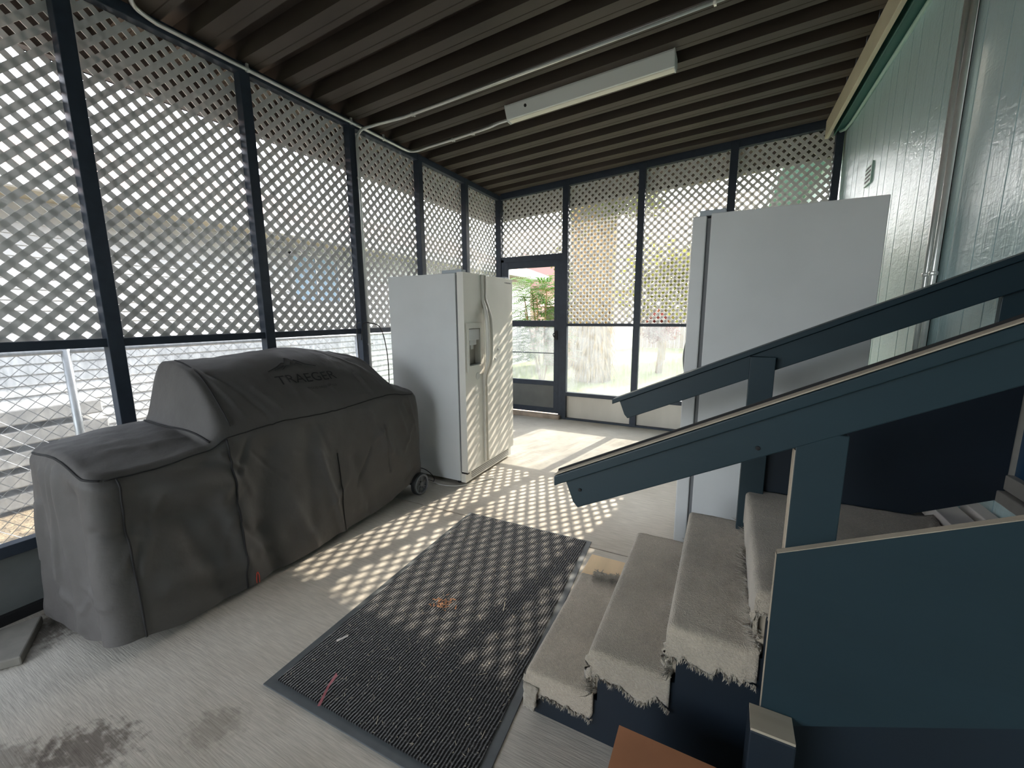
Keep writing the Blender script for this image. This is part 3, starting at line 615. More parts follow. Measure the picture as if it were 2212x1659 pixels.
for j in range(1, NK + 1):
    t = j / NK
    for i in range(NS):
        px, py, nx, ny, _ = ringsp[i]; s = PT * i / NS; zt = top[i][2]; zh = hem(px, py); z = zt + (zh - zt) * t
        out = .004 + .014 * sst(0, .06, t) + (.028 * t) + .010 * t * math.sin(s * 9.0 + 1.3) * sst(0, .4, t) + .016 * t * noise.noise(Vector((s * 3.2, z * 1.6, 1))) + .008 * noise.noise(Vector((s * 9, z * 5, 5))) * sst(0, .2, t)
        out += fold(s, z) * sst(0, .1, t)
        if 0.54 < s < 2.5: out += .02 * math.sin(PI * t) * sst(1.0, 1.5, s)      # belly of the body under the cloth
        out -= .018 * sst(2.2, 2.5, s) * t * (1 if s < 3.1 else 0)
        if nx < -.5: out = min(out, .03)
        vv.append((px + nx * out, py + ny * out, z))
nr = NR + 1 + NK
for j in range(nr - 1):
    for i in range(NS): ff.append((j * NS + i, j * NS + (i + 1) % NS, (j + 1) * NS + (i + 1) % NS, (j + 1) * NS + i))
mc.add(vv, ff)
cov = mc.build('cover', M_cover, gl, smooth=True)
def vrt(j, i): return Vector(vv[j * NS + i % NS])
idx = lambda s: int(round(s / PT * NS)) % NS
# seams: piping following the cloth
def seam(pts, r=.0045, parent=cov): MB().tube(pts, r, 6).build('seam', M_seam, parent, smooth=True)
seam([vrt(NR + 1, i) + Vector((0, 0, .004)) for i in range(idx(0), idx(.56))])
seam([vrt(NR + 1, i) + Vector((.003, 0, .003)) for i in range(idx(.56), idx(2.38))], .003)
seam([vrt(j, idx(.60)) + Vector((.003, -.003, 0)) for j in range(NR + 1, nr)])
seam([vrt(j, idx(1.02)) + Vector((.004, 0, 0)) for j in range(NR + 1, nr)])
seam([vrt(j, idx(1.62)) + Vector((.003, 0, 0)) for j in range(NR + 22, nr)], .003)
seam([Vector((x, -4.232 + .03 * sst(.3, .7, x), ZT(x, -4.232 + .03 * sst(.3, .7, x)) + .005)) for x in [GX0 + .04 + k * .02 for k in range(28)]])
seam([Vector((x, -4.10, ZT(x, -4.10) + .006)) for x in [.28 + k * .0155 for k in range(30)]], .003)
# print on the hood
def surf_text(txt, size, yc, xc, name, sx=1.0):
    cu = bpy.data.curves.new('t', 'FONT'); cu.body = txt; cu.size = size; cu.align_x = 'CENTER'; cu.extrude = 0
    ob = bpy.data.objects.new('t', cu); COL.objects.link(ob); dg = bpy.context.evaluated_depsgraph_get(); me = bpy.data.meshes.new_from_object(ob.evaluated_get(dg))
    m = MB(); vs = []
    bm = bmesh.new(); bm.from_mesh(me); bmesh.ops.triangulate(bm, faces=bm.faces)
    for _ in range(2): bmesh.ops.subdivide_edges(bm, edges=[e for e in bm.edges if e.calc_length() > .012], cuts=1)
    bm.verts.index_update()
    for v_ in bm.verts: vs.append(on_hood(yc + v_.co.x * sx, xc, v_.co.y))
    fs = [tuple(q.index for q in f.verts) for f in bm.faces]; bm.free()
    COL.objects.unlink(ob); bpy.data.objects.remove(ob)
    m.add(vs, fs); return m
from mathutils.bvhtree import BVHTree
bvh = BVHTree.FromPolygons([Vector(q) for q in vv], ff)
def on_hood(y, x0, b):
    x = x0
    # walk b metres up the slope
    n_ = 6; st = b / n_
    for _ in range(n_):
        dz = (ZT(x + .005, y) - ZT(x - .005, y)) / .01; x -= st / math.sqrt(1 + dz * dz)
    h = bvh.ray_cast(Vector((x, y, 2)), Vector((0, 0, -1)))
    return (x, y, (h[0].z if h[0] else ZT(x, y)) + .0035)
surf_text('TRAEGER', .095, -3.56, .625, 'logo').build('printed_logo', M_logo, cov)
surf_text('WOOD FIRED GRILLS', .022, -3.50, .66, 'logo').build('printed_logo', M_logo, cov)
mt = MB()
for pts in ([(-.17, 0), (-.11, .025), (-.06, .055), (-.045, .05), (-.02, .095), (.0, .085), (.015, .06), (.03, .075), (.09, .03), (.15, .012)], [(-.08, .0), (-.045, .03), (-.02, .028), (.0, .055), (.01, .03), (.03, .045), (.06, .02)], [(-.13, .0), (-.09, .018), (-.06, .03)]):
    mt.tube([Vector(on_hood(-3.60 + a, .55, b)) for a, b in pts], .0022, 4)
mt.build('printed_logo', M_logo, cov)
# wheel and leg that show below the cover
wh = (.80, -2.80, .088)
wt = MB(); wt.lathe([(.062, -.022), (.080, -.024), (.087, -.016), (.088, 0), (.087, .016), (.080, .024), (.062, .022)], wh, (1, 0, 0), 40); 
w_o = MB().lathe([(.060, -.020), (.078, -.024), (.087, -.015), (.088, 0), (.087, .015), (.078, .024), (.066, .024), (.064, .004), (.0, .004)], wh, (1, 0, 0), 40).build('wheel', M_tyre, gl, smooth=False)
rm = MB(); rm.lathe([(.064, .006), (.066, .0255), (.076, .0265), (.079, .023), (.079, .021), (.064, .005)], wh, (1, 0, 0), 40)
for k in range(6):
    a = k * PI / 3 + .3
    for da in (-.16, .16):
        d = Vector((0, math.cos(a + da), math.sin(a + da))); e = Vector((0, math.cos(a + da * .35), math.sin(a + da * .35))); c = Vector(wh) + Vector((.015, 0, 0)); rm.tube([c + e * .018, c + d * .066], .0035, 5)
rm.lathe([(.02, .004), (.02, .022), (.012, .024)], wh, (1, 0, 0), 20); rm.build('rim', M_rim, w_o)
MB().box((.60, -2.86, .09), (.77, -2.76, .22)).build('leg_bracket', M_tyre, gl, bevel=.005)
MB().tube([(.2, -2.80, .088), (.80, -2.80, .088)], .008).build('axle', M_steel, gl)
MB().lathe([(.04, -.015), (.052, -.012), (.052, .012), (.04, .015)], (.6, -4.35, .052), (1, 0, 0), 24).build('caster', M_tyre, gl)
MB().lathe([(.04, -.015), (.052, -.012), (.052, .012), (.04, .015)], (.25, -4.35, .052), (1, 0, 0), 24).build('caster', M_tyre, gl)
MB().box((.22, -4.5, .1), (.66, -2.86, .13)).build('lower_frame', M_tyre, gl)
MB().tube(spline([(.80, -4.10, .035), (.81, -4.105, .07), (.805, -4.095, .095), (.80, -4.085, .07), (.805, -4.09, .035)], 5), .0022, 6).build('pull_tab', M_red, gl, smooth=True)

# ---------------------------------------------------------------- floor mat
fm_ = empty('floor_mat', (1.85, -3.6, 0), 'large black ribbed carpet mat with a grey rubber border at the foot of the stairs', 'mat')
mp_ = [(1.388, -4.44), (2.42, -4.415), (2.226, -2.885), (1.33, -2.893)]
mp_ = [(1.388, -4.44), (2.335, -4.42), (2.226, -2.885), (1.33, -2.893)]
MB().prism([(x, y, .0) for x, y in mp_], (0, 0, .006)).build('rubber_border', M_rubber, fm_, bevel=.002)
ins = [(1.425, -4.405), (2.296, -4.385), (2.198, -2.905), (1.358, -2.912)]
MB().prism([(x, y, .004) for x, y in ins], (0, 0, .008)).build('carpet_pile', M_mat, fm_, bevel=.002)
fz = MB(); rg = random.Random(5)
for k in range(900):
    u_, v_ = rg.random(), rg.random()
    x = (ins[0][0] * (1 - u_) + ins[1][0] * u_) * (1 - v_) + (ins[3][0] * (1 - u_) + ins[2][0] * u_) * v_; y = ins[0][1] * (1 - v_) + ins[2][1] * v_
    if not (ins[0][1] + .01 < y < ins[2][1] - .01): continue
    a = rg.uniform(0, PI); l = rg.choice([.003, .004, .006, .012, .03 if k % 9 == 0 else .008]); w = .0006
    dx, dy = math.cos(a) * l, math.sin(a) * l; px, py = -math.sin(a) * w, math.cos(a) * w
    fz.add([(x - px, y - py, .0125), (x + px, y + py, .0125), (x + dx + px, y + dy + py, .0145), (x + dx - px, y + dy - py, .0145)], [(0, 1, 2, 3)])
tag(fz.build('lint', M_twig, label='pale lint and grass bits scattered on the black mat'), cat='lint', kind='stuff')
lf_ = MB()
for k in range(40):
    a = rg.uniform(0, 2 * PI); q = Vector((1.745 + rg.gauss(0, .025), -3.765 + rg.gauss(0, .02), .016 + rg.random() * .012)); l = rg.uniform(.01, .025)
    d = Vector((math.cos(a), math.sin(a), rg.uniform(-.2, .4))).normalized() * l; s_ = d.cross(Vector((0, 0, 1))).normalized() * .004
    lf_.add([q - s_, q + s_, q + d + s_ * .4, q + d - s_ * .4], [(0, 1, 2, 3)])
tag(lf_.build('dry_leaf', mat('dry_leaf_brown', S(170, 120, 84), rough=.8, trans=.2)), 'crumpled dry brown leaf litter in the middle of the black mat', 'leaf', kind='stuff')
st = MB(); st.tube(spline([(2.03, -3.68, .014), (2.032, -3.672, .03), (2.035, -3.67, .055)], 4), .002, 5); tag(st.build('twig', M_twig), 'tiny pale stick standing up on the sunlit part of the mat', 'twig')
rb = MB(); rb.add([(1.66, -4.41, .010), (1.67, -4.405, .010), (1.668, -4.36, .05), (1.660, -4.362, .052), (1.672, -4.33, .085), (1.684, -4.334, .08)], [(0, 1, 2, 3), (3, 2, 5, 4)])
tag(rb.build('ribbon', mat('dull_red_ribbon', S(120, 52, 56), rough=.6)), 'short dull red ribbon sticking up at the near border of the mat', 'ribbon')
wc = MB(); wc.prism([(1.47, -4.165, .013), (1.478, -4.172, .013), (1.5, -4.13, .016), (1.494, -4.122, .016)], (0, 0, .002)); tag(wc.build('paper_scrap', M_whiteboard), 'small white paper scrap at the left edge of the mat', 'scrap')

# ---------------------------------------------------------------- stairs
stt = empty('entry_stairs', (3.0, -3.7, 0), 'teal wooden entry stairs with worn beige carpet, sloping handrails and side skirts', 'stairs')
RIS, XS = .171, [2.335, 2.56, 2.79, 3.0]
YN, YF = -4.075, -3.26
# stringers: stepped sides in blue paint
for ya, yb, nm in ((YN + .012, YN + .045, 'near'), (YF - .045, YF - .012, 'far')):
    poly = [(XS[0] + .03, 0)]
    for k in range(4):
        poly += [(XS[k] + .03, RIS * (k + 1) - .02), ((XS[k + 1] + .03) if k < 3 else W - .02, RIS * (k + 1) - .02)]
    poly += [(W - .02, .0)]
    MB().prism([(x, ya, z) for x, z in poly], (0, yb - ya, 0)).build('stringer', M_blue_shadedteal, stt)
MB().box((XS[0] + .03, YN + .03, 0), (XS[0] + .05, YF - .03, RIS - .02)).build('riser', M_blue_shadedteal, stt)
for k in (1, 2): MB().box((XS[k] + .02, YN + .03, RIS * k), (XS[k] + .04, YF - .03, RIS * (k + 1) - .01)).build('riser', M_woodedge, stt)
def rough_edge(s, amp, sc, seed): return amp * noise.noise(Vector((s * sc, seed, .3))) + amp * .5 * noise.noise(Vector((s * sc * 3.1, seed, 7.7)))
def carpet(k, x0, x1, y0, y1, z, name='tread_carpet', bare=0.0, front=.09, side=.095, fuzzback=True):
    """carpet wrapped over a step: nosing at x0, drop over the near side y0, ragged hems"""
    nx_, ny_ = 26, 64
    cols = []   # path across the step: front drop, nosing, top, back edge
    path = []
    r = .018
    for i in range(5): path.append((x0, z - front + (front - r) * i / 4, 'f'))
    for i in range(1, 5): a = PI - (PI / 2) * i / 4; path.append((x0 + r + r * math.cos(a), z - r + r * math.sin(a), 'n'))
    for i in range(1, nx_): path.append((x0 + r + (x1 - x0 - r) * i / (nx_ - 1), z, 't'))
    rows = []
    m = MB(); vs = []; nrow = len(path)
    ypos = []
    for j in range(7): ypos.append(('s', j / 6))       # side drop (bottom to top)
    for j in range(1, 5): ypos.append(('c', j / 4))
    for j in range(1, ny_ + 1): ypos.append(('t', j / ny_))
    for kind, t in ypos:
        for (px, pz, pk) in path:
            s = px * 1.0
            hem_ = side + rough_edge(s, .03, 16, k) + rough_edge(s, .012, 50, k + 9)
            if kind == 's': y = y0; dz = -(r + (hem_ - r) * (1 - t)); zz = pz + dz if pk != 'f' else min(pz, z + dz)
            elif kind == 'c': a = (PI / 2) * t; y = y0 + r - r * math.cos(a); zz = pz - r + r * math.sin(a)
            else:
                y = y0 + r + (y1 - y0 - r) * t; zz = pz
            x = px
            if pk == 't' and px > x1 - .03: x = px + rough_edge(y, .022, 14, k + 3) * (px - (x1 - .03)) / .03; zz += .006 * abs(noise.noise(Vector((y * 30, k, 0)))) + .012 * sst(.0, .03, px - (x1 - .03))
            if pk == 'f' and pz < z - front + .01: zz += rough_edge(y, .02, 18, k + 5)
            nzv = .0022 * noise.noise(Vector((x * 40, y * 40, zz * 40 + k)))
            zz += nzv; y2 = y - (.004 * noise.noise(Vector((x * 30, zz * 30, k))) if kind == 's' else 0)
            vs.append((x, y2, zz))
    fs = [(j * nrow + i, j * nrow + i + 1, (j + 1) * nrow + i + 1, (j + 1) * nrow + i) for j in range(len(ypos) - 1) for i in range(nrow - 1)]
    m.add(vs, fs); o = m.build(name, M_carpet, stt, smooth=True)
    so = o.modifiers.new('thick', 'SOLIDIFY'); so.thickness = .012; so.offset = -1
    # frayed fringe tufts along the near hem and the back edge
    fr_ = MB(); rg = random.Random(40 + k)
    def tuft(q, d, l, w):
        d = Vector(d).normalized(); s_ = d.cross(Vector((rg.random(), rg.random(), rg.random()))).normalized() * w; q = Vector(q)
        mid = q + d * l * .5 + Vector((rg.gauss(0, .3), rg.gauss(0, .3), rg.gauss(0, .3))) * l * .3
        fr_.add([q - s_, q + s_, mid + s_ * .7, mid - s_ * .7, q + d * l], [(0, 1, 2, 3), (3, 2, 4)])
    for _ in range(260):
        s = rg.uniform(x0, x1); hem_ = side + rough_edge(s, .03, 16, k) + rough_edge(s, .012, 50, k + 9)
        tuft((s, y0 - .002, z - hem_ + .006), (rg.gauss(0, .4), -.3, -1), rg.uniform(.006, .02), rg.uniform(.001, .003))
    if fuzzback:
        for _ in range(900):
            y = rg.uniform(y0, y1); dens = noise.noise(Vector((y * 7, k * 3, 1)))
            if dens < -.05 and rg.random() < .8: continue
            tuft((x1 - .005 + rough_edge(y, .022, 14, k + 3), y, z + .010), (-1 + rg.gauss(0, .5), rg.gauss(0, .7), rg.uniform(-.1, .35)), rg.uniform(.01, .05) * (1 + dens), rg.uniform(.001, .0035))
        for _ in range(500):   # riser side fuzz under the next nosing
            y = rg.uniform(y0, y1); tuft((x1 + .0, y, z + rg.uniform(0, .05)), (-1, rg.gauss(0, .5), rg.gauss(0, .8)), rg.uniform(.008, .025), rg.uniform(.001, .004))
    tag(fr_.build('frayed_edge', M_fringe, o), kind='stuff')
    return o
carpet(1, XS[0], XS[1] + .02, YN, YF - .19, RIS, front=.12, side=.085)
MB().box((XS[0] + .0, YF - .23, RIS - .03), (XS[1] + .02, YF, RIS - .010)).build('bare_tread', M_ply, stt, bevel=.003)
# torn flap lying on the bare end of the lowest tread
fl_ = MB(); rg = random.Random(2)
for _ in range(700):
    x = rg.uniform(XS[0] + .07, XS[1] + .0); y = YF - .19 + rough_edge(x, .02, 14, 8) + rg.uniform(-.02, .02); a = rg.uniform(0, 2 * PI); l = rg.uniform(.008, .022); w = .003
    q = Vector((x, y, RIS + rg.uniform(-.005, .018))); d = Vector((math.cos(a), math.sin(a), rg.uniform(-.3, .5))) * l; s_ = d.cross(Vector((0, 0, 1))).normalized() * w
    fl_.add([q - s_, q + s_, q + d + s_ * .5, q + d - s_ * .5], [(0, 1, 2, 3)])
tag(fl_.build('torn_edge', M_fringe, stt), kind='stuff')
carpet(2, XS[1], XS[2] + .02, YN, YF - .0, RIS * 2, front=.10, side=.10)
carpet(3, XS[2], XS[3] + .02, YN, YF - .03, RIS * 3, front=.10, side=.11)
carpet(4, XS[3], 3.572, YN + .01, -3.335, RIS * 4, name='landing_carpet', front=.13, side=.05, fuzzback=False)
MB().box((XS[3] + .015, YN + .03, .0), (3.572, -3.335, RIS * 4 - .016)).build('landing_box', M_woodedge, stt)
# hanging corner of the lowest carpet
hc = MB(); vs = []
for j in range(14):
    t = j / 13
    for i in range(7):
        s = i / 6; w = .055 * (1 - .25 * t) ; vs.append((XS[0] - .002 + s * w + .006 * noise.noise(Vector((s * 3, t * 5, 2))), YN - .008 - .006 * math.sin(t * 3) + .006 * noise.noise(Vector((s * 6, t * 6, 4))), RIS - .05 - t * (.10 + .015 * noise.noise(Vector((s * 9, 0, 0))))))
hc.add(vs, [(j * 7 + i, j * 7 + i + 1, (j + 1) * 7 + i + 1, (j + 1) * 7 + i) for j in range(13) for i in range(6)])
o = hc.build('hanging_strip', M_fringe, stt, smooth=True); so = o.modifiers.new('t', 'SOLIDIFY'); so.thickness = .012
# rails: boards with a flat cap, following each side's slope
def rail(x0, z0, x1, z1, y, name, capw=.085, caph=.03, bh=.09, nose=.02, side=-1):
    sl = (z1 - z0) / (x1 - x0); h = empty(name, (x0, y, z0)); h.parent = stt; h.matrix_parent_inverse = Matrix.Translation(-Vector(stt.location))
    n = Vector((-sl, 0, 1)).normalized()
    def pt(x, dz, yy): return (x, yy, z0 + (x - x0) * sl + dz)
    c = MB(); c.hexa([pt(x0 - nose, -caph, y - capw / 2), pt(x1, -caph, y - capw / 2), pt(x1, -caph, y + capw / 2), pt(x0 - nose, -caph, y + capw / 2), pt(x0 - nose, 0, y - capw / 2), pt(x1, 0, y - capw / 2), pt(x1, 0, y + capw / 2), pt(x0 - nose, 0, y + capw / 2)])
    cap = c.build('rail_cap', M_teal, stt, bevel=.003)
    b = MB(); q = [pt(x0 + .012, -caph, y - .018), pt(x0 + .035, -caph - bh * .75, y - .018), pt(x0 + .05, -caph - bh, y - .018), pt(x1, -caph - bh, y - .018), pt(x1, -caph, y - .018)]
    b.prism(q, (0, .036, 0)); b.build('rail_board', M_teal, stt, bevel=.003)
    COL.objects.unlink(h); bpy.data.objects.remove(h)
    return pt
RY = -4.112
p_near = rail(2.478, .937, 3.70, 1.548, RY + .012, 'near', capw=.062, bh=.095)
# worn bare-wood top of the near cap
MB().hexa([(2.46, -4.130, .931), (3.70, -4.130, 1.550), (3.70, -4.092, 1.550), (2.46, -4.092, .931), (2.46, -4.130, .934), (3.70, -4.130, 1.553), (3.70, -4.092, 1.553), (2.46, -4.092, .934)]).build('worn_rail_top', M_woodedge, stt)
MB().hexa([(2.46, -4.1, .9305), (3.70, -4.1, 1.5495), (3.70, -4.092, 1.5495), (2.46, -4.092, .9305), (2.46, -4.1, .940), (3.70, -4.1, 1.559), (3.70, -4.092, 1.559), (2.46, -4.092, .940)]).build('rail_groove', M_dark, stt)
p_far = rail(2.455, 1.022, 3.70, 1.588, -3.315, 'far', capw=.06, caph=.022, bh=.095)
# posts
MB().box((3.045, -4.117, .75), (3.140, -4.083, 1.135)).build('post', M_teal, stt, bevel=.002)
MB().box((3.0435, -4.116, .80), (3.0455, -4.084, 1.09)).build('bare_post_edge', M_woodedge, stt)
MB().box((3.0, -4.215, 0), (3.095, -4.138, .412)).build('post', M_blue_shadedteal, stt, bevel=.004)
MB().box((3.002, -4.213, .411), (3.093, -4.140, .418)).build('bare_post_top', M_woodedge, stt)
MB().box((2.975, -3.37, 0), (3.06, -3.334, 1.235)).build('post', M_teal, stt, bevel=.002)
MB().box((3.66, -3.311, .98), (3.74, -3.29, 1.50)).build('post', M_teal, stt, bevel=.002)
# pitched side skirts
def skirt(x0, x1, zb0, zt0, sl, y0, y1, mt_, cap=False, slb=None):
    slb = slb or sl
    MB().hexa([(x0, y0, zb0), (x1, y0, zb0 + slb * (x1 - x0)), (x1, y1, zb0 + slb * (x1 - x0)), (x0, y1, zb0), (x0, y0, zt0), (x1, y0, zt0 + sl * (x1 - x0)), (x1, y1, zt0 + sl * (x1 - x0)), (x0, y1, zt0)]).build('side_skirt', mt_, stt)
    if cap: MB().hexa([(x0, y0 + .001, zt0), (x1, y0 + .001, zt0 + sl * (x1 - x0)), (x1, y1, zt0 + sl * (x1 - x0)), (x0, y1, zt0), (x0, y0 + .001, zt0 + .002), (x1, y0 + .001, zt0 + .002 + sl * (x1 - x0)), (x1, y1, zt0 + .002 + sl * (x1 - x0)), (x0, y1, zt0 + .002)]).build('bare_skirt_edge', M_woodedge, stt)
skirt(3.028, 3.72, .36, .838, .455, -4.138, -4.119, M_teal, True, .50)
MB().hexa([(3.0265, -4.137, .362), (3.0275, -4.137, .362), (3.0275, -4.120, .362), (3.0265, -4.120, .362), (3.0265, -4.137, .836), (3.0275, -4.137, .836), (3.0275, -4.120, .836), (3.0265, -4.120, .836)]).build('bare_skirt_edge', M_woodedge, stt)
skirt(3.0, 3.74, .44, .93, .47, -3.330, -3.312, M_blue_shadedteal)  # far skirt: teal in shadow, its shade put in as the darker blue paint
for (x, z, y) in ((2.535, .895, -4.1195), (2.97, 1.085, -4.1195), (3.02, 1.14, -3.3345), (3.015, .90, -3.371)):
    MB().lathe([(.005, 0), (.005, .002), (.002, .003)], (x, y, z), (0, -1, 0), 10).build('screw_head', M_dark, stt)
# white boards in the gap between the landing and the house
bdg = 'white boards between landing and house'
b1 = MB().box((3.582, -4.02, .66), (3.664, -3.20, .714)).build('white_board', M_whiteboard, bevel=.003); tag(b1, 'white painted board lying beside the carpeted landing edge', 'board')
b2 = MB().box((3.694, -4.02, .66), (3.742, -3.20, .718)).build('white_board', M_whiteboard, bevel=.003); tag(b2, 'white painted board lying against the pale teal strip below the entry door', 'board')
for o_ in (b1, b2): o_['group'] = bdg
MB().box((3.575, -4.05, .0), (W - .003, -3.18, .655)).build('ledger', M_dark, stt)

# ---------------------------------------------------------------- loose items
cb = empty('cardboard_box', (2.95, -4.5, 0), 'plain brown cardboard box top at the bottom edge beside the stair post', 'box')
MB().box((2.704, -4.70, 0), (2.985, -4.256, .298)).build('carton', M_cardboard, cb, bevel=.003)
MB().hexa([(2.70, -4.48, .299), (2.99, -4.48, .299), (2.99, -4.25, .302), (2.70, -4.25, .302), (2.70, -4.48, .303), (2.99, -4.48, .303), (2.99, -4.25, .306), (2.70, -4.25, .306)]).build('flap', M_cardboard, cb)
MB().hexa([(2.70, -4.72, .299), (2.99, -4.72, .299), (2.99, -4.485, .300), (2.70, -4.485, .300), (2.70, -4.72, .303), (2.99, -4.72, .303), (2.99, -4.485, .304), (2.70, -4.485, .304)]).build('flap', M_cardboard, cb)
br = MB().hexa([(.05, -4.95, .0), (.33, -4.93, .0), (.41, -4.83, .0), (.14, -4.70, .0), (.05, -4.95, .035), (.33, -4.93, .035), (.41, -4.83, .04), (.14, -4.70, .04)])
tag(br.build('paving_slab', mat('dusty_slab', S(128, 124, 116), rough=.9, var=.15, vscale=12), bevel=.006), 'grey flat paving slab on the floor beside the left screen wall, near the grill', 'slab')
MB_c = MB().tube(spline([(.70, -2.56, .006), (.86, -2.585, .006), (1.0, -2.53, .006), (1.1, -2.38, .006), (1.16, -2.25, .006)], 8), .004, 6)
tag(MB_c.build('power_cord', M_whitecord, smooth=True), 'thin white cord on the concrete between the grill wheel and the refrigerator', 'cord')
MB_c = MB().tube(spline([(.66, -2.68, .16), (.74, -2.66, .15), (.80, -2.63, .09), (.78, -2.60, .03), (.70, -2.55, .006), (.5, -2.56, .006)], 8), .0035, 6)
tag(MB_c.build('power_cord', M_black, smooth=True), 'thin black cord looping from under the grill cover to the floor', 'cord')
hang = MB().tube(spline([(.045, -2.60, 1.20), (.06, -2.58, 1.335), (.10, -2.54, 1.345), (.14, -2.46, 1.30), (.16, -2.42, 1.1), (.16, -2.41, .85), (.15, -2.42, .5)], 10), .0045, 6)
tag(hang.build('hanging_cable', M_black, smooth=True), 'thin black cable arching from the third left post down behind the grill', 'cable')
hang = MB().tube(spline([(.08, -2.66, .6), (.075, -2.665, 1.0), (.07, -2.665, 1.30), (.06, -2.64, 1.345), (.045, -2.60, 1.35)], 8), .004, 6)
tag(hang.build('hanging_cable', M_black, smooth=True), 'thin black cable hanging straight down in front of the third left post', 'cable')

# ---------------------------------------------------------------- outside, left: neighbour's house, fence, lumber
nb = empty('neighbor_house', (-3.0, 0, -.12), 'long white house with lap siding and a pinkish shingle roof beyond the left screen', 'house')
m = MB(); z = -.12; pts = []
while z < 2.52: pts += [(-2.985, z), (-3.0, z + .1)]; z += .1
n = len(pts); m.add([(x, -9, z_) for x, z_ in pts] + [(x, 7.5, z_) for x, z_ in pts], [(i, i + 1, n + i + 1, n + i) for i in range(n - 1)])
m.build('lap_siding', M_nbrwall, nb)
MB().box((-5, -9, -.12), (-3.01, 7.5, 2.5)).build('wall_core', M_nbrwall, nb)
MB().box((-3.05, -9.3, 2.50), (-2.48, 7.8, 2.52)).build('soffit', M_soffit, nb)
MB().box((-2.50, -9.3, 2.49), (-2.42, 7.8, 2.66)).build('gutter', M_nbrwall, nb, bevel=.01)
MB().hexa([(-2.45, -9.3, 2.64), (-6.0, -9.3, 3.95), (-6.0, 7.8, 3.95), (-2.45, 7.8, 2.64), (-2.45, -9.3, 2.67), (-6.0, -9.3, 3.98), (-6.0, 7.8, 3.98), (-2.45, 7.8, 2.67)]).build('roof', M_shingle, nb)
wn_ = MB(); a, b, c, d = -1.08, -.18, 1.58, 2.36
wn_.box((-2.99, a, c), (-2.95, a + .05, d)); wn_.box((-2.99, b - .05, c), (-2.95, b, d)); wn_.box((-2.99, a, c), (-2.95, b, c + .05)); wn_.box((-2.99, a, d - .05), (-2.95, b, d)); wn_.box((-2.985, (a + b) / 2 - .02, c), (-2.955, (a + b) / 2 + .02, d))
wo_ = wn_.build('window', M_nbrwall, nb); MB().box((-2.985, a + .04, c + .04), (-2.97, b - .04, d - .04)).build('pane', M_glassw, wo_)
# chain link fence
cf = empty('chain_link_fence', (-1.0, -3, -.12), 'galvanised chain-link fence just outside the left screen', 'fence')
m = MB(); y0, y1, z0, z1 = -7, 1.5, -.1, 1.18; dd = .085
k = -40
def strip(a, sg):
    # line y = a + sg*(z)
    ya, yb = a, a + sg * (z1 - z0); return ya, yb
n_l = int((y1 - y0 + 1.3) / dd)
for i in range(n_l):
    for sg in (1, -1):
        a = y0 - (1.28 if sg > 0 else 0) + i * dd; b = a + sg * 1.28; q0, q1 = Vector((-1.0 + .002 * sg, a, z0)), Vector((-1.0 + .002 * sg, b, z1))
        if max(a, b) > y1 or min(a, b) < y0: continue
        m.tube([q0, q1], .0022, 3, caps=False)
m.build('wire_mesh', M_chain, cf)
MB().tube([(-1.0, y0, 1.19), (-1.0, y1, 1.19)], .018, 8).build('top_rail', M_chain, cf, smooth=True)
for yy in (-6.6, -4.15, -1.7, .75): MB().tube([(-1.0, yy, -.12), (-1.0, yy, 1.24)], .024, 8).build('post', M_chain, cf, smooth=True)
# lumber stack
for k in range(5):
    z = -.12 + .0 + k * .17
    m = MB().box((-2.45 + .02 * k, -6.2, z + .03), (-2.02 + .02 * k, -3.72 + .03 * (k % 2), z + .15))
    o = m.build('weathered_plank', M_plank, bevel=.01); tag(o, ['lowest', 'second lowest', 'middle', 'second highest', 'topmost'][k] + ' weathered grey timber in the stack beyond the chain-link fence', 'timber', 'timbers stacked beyond the fence')
    MB().box((-2.4, -5.9, z - .0), (-2.05, -5.8, z + .03)).build('spacer', M_plank, o); MB().box((-2.4, -4.0, z - .0), (-2.05, -3.9, z + .03)).build('spacer', M_plank, o)

# ---------------------------------------------------------------- outside, far: yard
def leaves(name, pts_fn, n, size, m_, parent, seed, aspect=.45, droop=.2):
    rg = random.Random(seed); m = MB()
    for _ in range(n):
        q = Vector(pts_fn(rg)); d = Vector((rg.gauss(0, 1), rg.gauss(0, 1), rg.gauss(0, .6) - droop)).normalized(); s_ = d.cross(Vector((rg.gauss(0, 1), rg.gauss(0, 1), rg.gauss(0, 1)))).normalized(); l = size * rg.uniform(.6, 1.3); w = l * aspect * .5
        nn = d.cross(s_) * l * .12
        m.add([q, q + d * l * .5 + s_ * w + nn, q + d * l, q + d * l * .5 - s_ * w + nn], [(0, 1, 2), (0, 2, 3)])
    return m.build(name, m_, parent)
def blob(cx, cy, cz, rx, ry, rz, lumps=7, seed=0):
    rg = random.Random(seed); C = [(cx + rg.uniform(-.6, .6) * rx, cy + rg.uniform(-.6, .6) * ry, cz + rg.uniform(-.6, .6) * rz, rg.uniform(.35, .6)) for _ in range(lumps)]
    def f(r):
        a = r.choice(C); v_ = Vector((r.gauss(0, 1), r.gauss(0, 1), r.gauss(0, 1))).normalized() * (r.random() ** .35) * a[3]
        return (a[0] + v_.x * rx, a[1] + v_.y * ry, a[2] + v_.z * rz)
    return f
